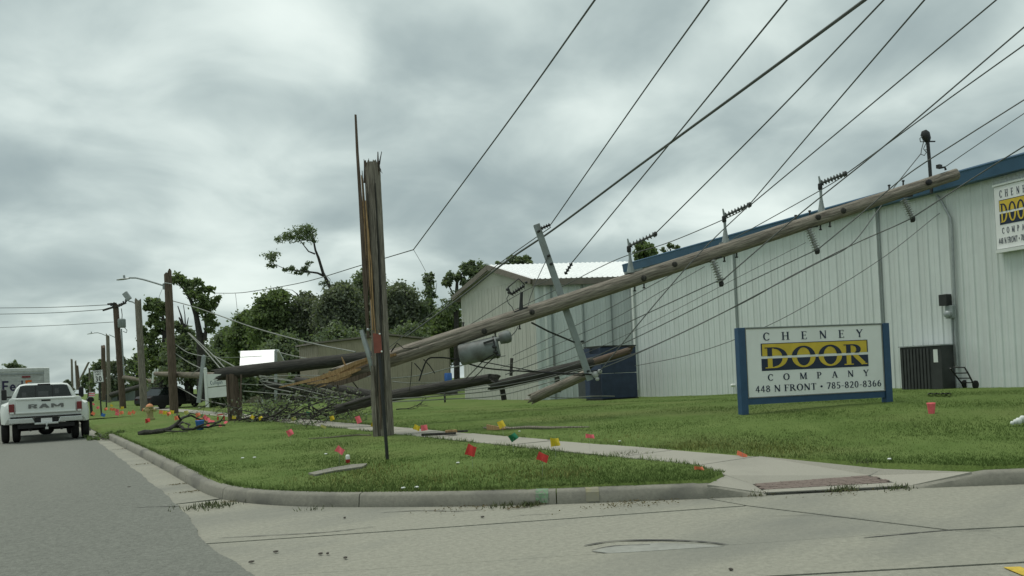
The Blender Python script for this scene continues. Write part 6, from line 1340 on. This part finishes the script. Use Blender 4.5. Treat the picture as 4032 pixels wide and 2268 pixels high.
# ------------------------------------------------------------------ street furniture on the left
sp_ = ground(400, 1638, .2); ds = float(np.dot(sp_-CAM, FW))
sl_ = thing('speed_limit_sign', 'white speed limit 30 sign on a dark post by the far kerb', 'sign', sp_)
mb = MB(); mb.bar(sp_-np.array([0, 0, .1]), at(388, 1462, ds+.05), .06, .05, up=FW); build('post', mb, m_dark, sl_)
o_ = at(371, 1508, ds); ex_ = at(409, 1504, ds)-o_; wdt = np.linalg.norm(ex_); ex_ /= wdt; uz_ = UP-ex_*np.dot(UP, ex_); uz_ /= np.linalg.norm(uz_)
spf = Frame(o_, ex_, uz_); 
if np.dot(spf.n, FW) > 0: spf.n = -spf.n
hh_ = 50*ds/FOC
spf.rect('plate', 0, 0, wdt, hh_, 0, .01, m_board, sl_)
spf.letters(text_polys('SPEED', wdt*.12, wdt*.88, hh_*.78, hh_*.93, GB), .011, m_black, sl_)
spf.letters(text_polys('LIMIT', wdt*.2, wdt*.8, hh_*.58, hh_*.72, GB), .011, m_black, sl_)
spf.letters(text_polys('30', wdt*.16, wdt*.84, hh_*.08, hh_*.5, {**GB, '3': (g_arc(.27, .74, .25, .27, -100, 150, .16, .13)+g_arc(.27, .27, .29, .28, -150, 100, .16, .13), .60), '0': (g_arc(.31, .5, .29, .51, 0, 360, .16, .12, 24), .64)}), .011, m_black, sl_)
for b_ in (((0, 0), (1, .03)), ((0, .97), (1, 1)), ((0, 0), (.03, 1)), ((.97, 0), (1, 1))): spf.rect('border', wdt*b_[0][0], hh_*b_[0][1], wdt*b_[1][0], hh_*b_[1][1], .011, .014, m_dark, sl_)
mp_ = ground(362, 1637, .2); dm = float(np.dot(mp_-CAM, FW)); mbx = thing('mailbox', 'black mailbox with a small red and white flag beside the pickup', 'mailbox', mp_)
mb = MB(); mb.bar(mp_-np.array([0, 0, .1]), at(357, 1580, dm), .10, .10, up=FW); build('post', mb, m_dark, mbx)
bx_c = at(356, 1578, dm); rings = []
for yy in (-.26, .26):
    rings.append([bx_c+np.array([math.cos(a)*.17, yy, .05+max(-.1, math.sin(a)*.16)]) for a in np.linspace(0, 2*math.pi, 14, endpoint=False)])
mb = MB(); mb.loft(rings); build('box', mb, m_black, mbx, smooth=True)
mb = MB(); mb.tube([bx_c+np.array([-.05, -.1, .15]), bx_c+np.array([-.05, -.1, .5])], .008, 5); build('flag_stick', mb, m_dark, mbx)
for k in range(5):
    mb = MB(); a = bx_c+np.array([-.09+.03*k*.2, -.12, .22+.055*k]); mb.prism([a, a+RT*.33-UP*.03*math.sin(k), a+RT*.33+np.array([0, 0, .05]), a+np.array([0, 0, .05])], FW*.006); build('flag_stripe', mb, m_pink if k % 2 else m_white, mbx)
hp2 = ground(591, 1652, .2); hy_ = thing('fire_hydrant', 'yellow fire hydrant with orange cap by the left poles', 'hydrant', hp2)
m_hyd = M('hydrant_yellow', (.36, .31, .15), .6); s_ = .62
mb = MB(); mb.lathe(hp2, (0, 0, 1), [(0, .2), (.05, .2), (.06, .14), (.5, .13), (.52, .19), (.56, .19)], 14); build('barrel', mb, m_hyd, hy_, smooth=True)
mb = MB(); mb.lathe(hp2+np.array([0, 0, .56]), (0, 0, 1), [(0, .15), (.06, .13), (.11, .07), (.115, .035), (.15, .035)], 14); build('bonnet', mb, M('hydrant_orange', (.5, .22, .10), .6), hy_, smooth=True)
for sgn in (-1, 1):
    mb = MB(); mb.lathe(hp2+np.array([0, 0, .42]), RT*sgn, [(.1, .065), (.2, .065), (.205, .08), (.25, .08), (.27, .03)], 10); build('outlet_cap', mb, m_hyd, hy_, smooth=True)
mb = MB(); mb.lathe(hp2+np.array([0, 0, .40]), -FW, [(.1, .08), (.2, .08), (.205, .1), (.25, .1), (.27, .03)], 10); build('outlet_cap', mb, m_hyd, hy_, smooth=True)
for i, (x, yb, yt, lab) in enumerate(((419, 1605, 1555, 'thin dark marker post right of the speed limit sign'), (343, 1612, 1570, 'thin dark marker post left of the mailbox'), (1217, 1615, 1572, 'short dark post left of two behind the brush pile'), (1325, 1600, 1568, 'short dark post right of two behind the brush pile'), (1752, 1585, 1552, 'short dark post on the lawn below the tan building'))):
    b_ = on_lawn(x, yb); d_ = float(np.dot(b_-CAM, FW)); t_ = at(x-1, yt, d_); mb = MB(); mb.tube([b_-np.array([0, 0, .1]), t_], .05, 8); mb.ball(t_, (.055, .055, .03)); tag(build('marker_post', mb, m_dark, smooth=True), lab, 'post')
# white neighbour sign
w0 = on_lawn(745, 1598); dw = 36.0
ns = thing('roadside_sign', 'plain white neighbour sign with grey script behind the stump', 'sign', at(820, 1600, dw))
mb = MB(); mb.bar(at(817, 1603, dw), at(808, 1455, dw), .13, .12, up=FW); mb.ball(at(807.5, 1452, dw), (.09, .09, .07)); build('post', mb, m_white, ns)
mb = MB(); mb.bar(at(905, 1590, dw), at(897, 1455, dw), .13, .12, up=FW); build('post', mb, m_white, ns)
o_ = at(820, 1568, dw); e1 = at(899, 1560, dw)-o_; wd_ = np.linalg.norm(e1); e1 /= wd_; uz_ = UP-e1*np.dot(UP, e1); uz_ /= np.linalg.norm(uz_)
nf = Frame(o_, e1, uz_); 
if np.dot(nf.n, FW) > 0: nf.n = -nf.n
h1_, h2_ = 42*dw/FOC, 94*dw/FOC
nf.rect('board', 0, 0, wd_, h1_-.02, -.03, .03, m_white, ns); nf.rect('board', 0, h1_+.02, wd_, h2_, -.03, .03, m_white, ns)
nf.letters(text_polys('Culligan', wd_*.18, wd_*.80, h1_+(h2_-h1_)*.18, h1_+(h2_-h1_)*.48, {**GL, 'C': (g_arc(.47, .5, .44, .51, 48, 312, .16, .12), .80)}), .031, M('grey_blue_print', (.10, .14, .17), .6), ns)

# ------------------------------------------------------------------ vehicles
def sec(y, pts): return [(x, y, z) for x, z in pts]
class Local:
    def __init__(self, o, rz=0.0): self.o = np.array(o, float); c, s = math.cos(rz), math.sin(rz); self.R = np.array([[c, -s, 0], [s, c, 0], [0, 0, 1]])
    def __call__(self, p): return self.o+self.R@np.array(p, float)
    def mb(self, m): m.v = [tuple(self(p)) for p in m.v]; return m
def mirror_pts(h): return h+[(-x, z) for x, z in h[::-1]]
LC = Local((0.50, 26.9, 0.012), math.radians(0.0))
pk = thing('pickup_truck', 'white dual-wheel pickup truck seen from behind on the left lane', 'truck', LC((0, 0, 0)))
def vp(name, m, mat, parent=pk, **k): return build(name, LC.mb(m), mat, parent, **k)
m = MB()   # bed: outer shell, y forward
bedp = mirror_pts([(.0, .80), (.93, .80), (.97, .95), (.985, 1.15), (.96, 1.32), (.90, 1.37)])
prof = [(-.93, .74), (.93, .74), (.965, .90), (.975, 1.15), (.95, 1.33), (.90, 1.375), (-.90, 1.375), (-.95, 1.33), (-.975, 1.15), (-.965, .90)]
m.loft([sec(.10, prof), sec(.35, prof), sec(2.3, prof)]); bed = vp('bed', m, m_truckw, bevel=.02)
m = MB(); m.box((0, .085, 1.115), (1.58, .05, .47)); tg_ = vp('tailgate', m, m_truckw, bevel=.02)
m = MB(); m.box((0, .055, 1.335), (1.58, .06, .055)); vp('tailgate_spoiler', m, m_truckw, tg_, bevel=.015)
m = MB(); m.box((0, .055, 1.285), (.24, .03, .055)); vp('tailgate_handle', m, m_black, tg_, bevel=.008)
m = MB(); m.box((0, .05, .925), (1.58, .06, .05)); vp('tailgate_step', m, m_truckw, tg_, bevel=.012)
for g_ in text_polys('RAM', -.47, .47, 1.05, 1.175, GB):
    m = MB()
    for i_, q in enumerate(g_): m.prism([(x, .058-.0004*(i_ % 5), y) for x, y in q], (0, -.02, 0))
    vp('letter', m, M('silver_letters', (.16, .165, .16), .35, metal=.5), tg_)
for sx in (-1, 1):
    # wide rear fender
    m = MB(); rings = []
    for y, e, zt, zb in ((.22, .0, 1.0, .80), (.34, .13, 1.17, .58), (.62, .22, 1.21, .60), (1.05, .235, 1.22, .74), (1.5, .22, 1.21, .60), (1.85, .12, 1.14, .60), (2.05, .0, 1.0, .75)):
        x0 = .955; rings.append([(sx*(x0-.1), y, zb), (sx*(x0+e), y, zb), (sx*(x0+e+.012), y, (zb+zt)/2), (sx*(x0+e-.03), y, zt-.03), (sx*(x0-.005), y, zt+.06), (sx*(x0-.1), y, zt)])
    m.loft(rings); vp('fender', m, m_truckw, bed, smooth=True)
    m = MB(); m.box((sx*.885, .075, 1.05), (.14, .07, .30)); tl = vp('tail_light', m, m_red, bevel=.015)
    m = MB(); m.box((sx*.885, .062, .93), (.11, .06, .055)); vp('reverse_lens', m, m_white, tl)
    m = MB(); m.box((sx*1.16, .62, .84), (.02, .06, .03)); vp('marker_light', m, m_red, bed)
    for k, xo in enumerate((.79, 1.075)):
        m = MB(); w_ = .215; rr = .405
        m.lathe((sx*(xo)-w_/2, .98, rr), (1, 0, 0), [(0, .22), (.005, .33), (.03, rr-.015), (.06, rr), (w_-.06, rr), (w_-.03, rr-.015), (w_-.005, .33), (w_, .22)], 28); wh = vp('wheel', m, m_rubber, smooth=True)
        m = MB(); m.lathe((sx*xo-.02, .98, rr), (1, 0, 0), [(0, .21), (.04, .21)], 20); vp('rim', m, m_chrome, wh, smooth=True)
    m = MB(); m.lathe((sx*.82-.13, 4.75, .405), (1, 0, 0), [(0, .22), (.02, .36), (.06, .405), (.2, .405), (.24, .36), (.26, .22)], 24); vp('wheel', m, m_rubber, smooth=True)
    # towing mirror
    m = MB(); m.box((sx*1.13, 3.45, 1.50), (.15, .13, .36)); mr_ = vp('mirror', m, m_black, bevel=.03)
    m = MB(); m.bar((sx*.9, 3.5, 1.42), (sx*1.1, 3.45, 1.42), .05, .05); vp('mirror_arm', m, m_black, mr_)
# cab
m = MB()
def cabsec(y, zb, zr, wr, wb=.93): return sec(y, [(-wb, zb), (wb, zb), (wb+.03, 1.05), (wb+.01, 1.34), (wr+.09, zr-.13), (wr, zr-.03), (wr-.16, zr), (-wr+.16, zr), (-wr, zr-.03), (-wr-.09, zr-.13), (-wb-.01, 1.34), (-wb-.03, 1.05)])
m.loft([cabsec(2.36, .55, 1.80, .66), cabsec(2.55, .55, 1.845, .68), cabsec(3.6, .5, 1.86, .68), cabsec(4.15, .5, 1.80, .64)]); cab_ = vp('cab', m, m_truckw, smooth=True)
m = MB(); m.loft([sec(4.1, [(-.94, .5), (.94, .5), (.96, 1.0), (.9, 1.25), (-.9, 1.25), (-.96, 1.0)]), sec(5.7, [(-.9, .5), (.9, .5), (.92, .95), (.84, 1.12), (-.84, 1.12), (-.92, .95)])]); vp('bonnet', m, m_truckw, bevel=.03)
m = MB(); gl_ = [(-.79, 1.375), (.79, 1.375), (.66, 1.755), (.58, 1.775), (-.58, 1.775), (-.66, 1.755)]
m.prism([(x, 2.355-(1.375-z)*(.0) , z) for x, z in gl_], (0, -.02, 0)); rw_ = vp('rear_window', m, m_glass)
for x in (-.24, .24):
    m = MB(); m.box((x, 2.327, 1.565), (.025, .012, .38)); vp('window_divider', m, m_black, rw_)
for x0, x1, z0, z1 in ((-.17, .12, 1.40, 1.58), (.3, .42, 1.48, 1.66), (-.62, -.5, 1.40, 1.56)):
    m = MB(); m.box(((x0+x1)/2, 2.331, (z0+z1)/2), (x1-x0, .004, z1-z0)); vp('headrest', m, M('seat_grey', (.05, .055, .055), .6), rw_, bevel=.0)
m = MB(); m.box((0, 2.345, 1.80), (.36, .06, .05)); vp('third_brake_light', m, m_black, bevel=.012)
# bumper with plate recess
m = MB()
for sx in (-1, 1):
    m.prism([(sx*.30, .0, .60), (sx*.98, .02, .60), (sx*.98, .02, .76), (sx*.36, .0, .76)], (0, .12, 0))
m.box((0, .055, .575), (.64, .09, .07)); bp_ = vp('bumper', m, m_chrome, bevel=.02)
m = MB(); m.box((0, .09, .685), (.62, .04, .15)); vp('plate_recess', m, m_black, bp_)
m = MB(); m.box((0, .062, .672), (.29, .012, .13)); vp('licence_plate', m, m_board, bp_)
m = MB(); m.box((0, .07, .79), (1.86, .12, .035)); vp('step_pad', m, m_black, bp_)
m = MB(); m.box((0, .5, .50), (1.5, .6, .12)); vp('frame', m, m_black)
m = MB(); m.tube([(-.9, .98, .40), (.9, .98, .40)], .07, 10); m.ball((0, .95, .36), (.22, .2, .19), 12, 8); vp('axle', m, m_black, smooth=True)
m = MB(); m.ball((-.0, .02, .53), .035); m.tube([(0, .02, .5), (0, .02, .44)], .02, 8); m.box((0, .1, .43), (.08, .25, .07)); vp('tow_ball', m, m_chrome, smooth=True)
m = MB(); m.tube([(-.42, .4, .42), (-.42, 1.0, .36)], .05, 8); m.tube([(.42, .4, .42), (.42, 1.0, .36)], .05, 8); vp('shock_absorber', m, m_black, smooth=True)

# delivery van in front
LV = Local((-0.14, 45.2, 0.012), math.radians(0.6))
vn = thing('delivery_van', 'white delivery van with dark lettering ahead of the pickup', 'van', LV((0, 0, 0)))
def vv(name, m, mat, parent=vn, **k): return build(name, LV.mb(m), mat, parent, **k)
m = MB(); m.box((0, 3.2, 1.75), (2.35, 6.3, 2.25)); vv('box_body', m, m_truckw, bevel=.05)
m = MB()
for c, s in (((-1.05, .02, 1.75), (.24, .06, 2.2)), ((1.05, .02, 1.75), (.24, .06, 2.2)), ((0, .02, 2.78), (1.86, .06, .16)), ((0, .02, .68), (1.96, .06, .12))): m.box(c, s)
fr_ = vv('rear_frame', m, M('van_frame_white', (.5, .52, .5), .4), bevel=.01)
dr_ = MB(); dr_.box((0, .06, 1.7), (1.86, .05, 1.9)); door = vv('roll_door', dr_, M('van_door_grey', (.40, .42, .40), .5))
for k in range(7):
    m = MB(); m.box((0, .031, .9+k*.26), (1.85, .004, .012)); vv('door_seam', m, m_galv, door)
m = MB(); m.box((0, -.005, 2.58), (1.9, .03, .05)); vv('door_header', m, m_galv, fr_)
m_fdx = M('purple_print', (.018, .014, .05), .5); m_fdo = M('orange_print', (.6, .14, .01), .5)
for mt_, gs_ in ((m_fdx, text_polys('Fed', -.88, .04, 1.72, 2.24, GB)), (m_fdo, text_polys('Ex', .10, .70, 1.72, 2.24, GB))):
    for g_ in gs_:
        m = MB()
        for i_, q in enumerate(g_): m.prism([(x, .028-.0004*(i_ % 5), y) for x, y in q], (0, -.006, 0))
        vv('letter', m, mt_, door)
m = MB(); m.box((.16, -.01, 2.42), (.36, .05, .09)); vv('high_brake_light', m, m_red, fr_)
for sx in (-1, 1):
    m = MB(); m.lathe((sx*.95-.13, 1.4, .42), (1, 0, 0), [(0, .2), (.03, .40), (.06, .42), (.2, .42), (.23, .40), (.26, .2)], 20); vv('wheel', m, m_rubber, smooth=True)
    m = MB(); m.lathe((sx*.95-.13, 5.2, .42), (1, 0, 0), [(0, .2), (.03, .40), (.06, .42), (.2, .42), (.23, .40), (.26, .2)], 20); vv('wheel', m, m_rubber, smooth=True)
m = MB(); m.box((0, -.08, .52), (2.3, .16, .14)); vv('bumper', m, m_black)

# dark parked car, far behind the poles
LK = Local(tuple(ground(672, 1606, .2)), math.radians(-58)); 
pc = thing('parked_car', 'black parked car half hidden behind the nearest lamp pole', 'car', LK((0, 0, 0)))
def vk(name, m, mat, parent=pc, **k): return build(name, LK.mb(m), mat, parent, **k)
m = MB(); bs = []
for y, zb, zt, w_ in ((-2.2, .4, .75, .78), (-2.0, .25, .88, .86), (-1.0, .22, .92, .90), (1.0, .22, .92, .90), (1.9, .25, .82, .86), (2.2, .4, .66, .76)): bs.append([(-w_, y, zb), (w_, y, zb), (w_+.02, y, (zb+zt)/2), (w_-.06, y, zt), (-w_+.06, y, zt), (-w_-.02, y, (zb+zt)/2)])
m.loft(bs); vk('body', m, m_black, smooth=True)
m = MB(); m.loft([[(-.78, y0, .9), (.78, y0, .9), (.78, y1, .9), (-.78, y1, .9)][0:4] for y0, y1 in ((-1.6, 1.1),)]+[[(-.6, -1.0, 1.40), (.6, -1.0, 1.40), (.6, .35, 1.42), (-.6, .35, 1.42)]]); gh = vk('greenhouse', m, m_glass)
m = MB(); m.loft([[(-.62, -1.05, 1.40), (.62, -1.05, 1.40), (.62, .4, 1.42), (-.62, .4, 1.42)], [(-.55, -.9, 1.46), (.55, -.9, 1.46), (.55, .25, 1.47), (-.55, .25, 1.47)]]); vk('roof', m, m_black, smooth=True)
for sx in (-1, 1):
    for y in (-1.35, 1.35):
        m = MB(); m.lathe((sx*.8-.1, y, .31), (1, 0, 0), [(0, .18), (.02, .29), (.05, .31), (.15, .31), (.18, .29), (.2, .18)], 18); vk('wheel', m, m_rubber, smooth=True)
    m = MB(); m.box((sx*.6, -2.16, .68), (.3, .08, .12)); vk('tail_light', m, m_red)
# grey shed roof far left
fs_ = ground(522, 1585, .2); sh_ = thing('shed', 'low grey damaged shed beyond the left standing poles', 'building', fs_)
LS = Local((fs_[0]+3, fs_[1]+25, .15), math.radians(-20))
m = MB(); m.box((0, 0, 1.1), (7, 5, 2.2)); build('wall', LS.mb(m), m_grey, sh_)
m = MB(); m.prism([(-3.8, -2.9, 2.2), (3.8, -2.9, 2.2), (3.8, 0, 3.2), (-3.8, 0, 3.2)], (0, 0, .12)); build('roof', LS.mb(m), m_galv, sh_)
m = MB(); m.prism([(-3.8, 2.9, 2.2), (3.8, 2.9, 2.2), (3.8, .02, 3.2), (-3.8, .02, 3.2)], (0, 0, .12)); build('roof', LS.mb(m), m_galv, sh_)
m = MB(); m.box((1.2, -2.52, 1.0), (.9, .06, 1.9)); build('door', LS.mb(m), m_dark, sh_)
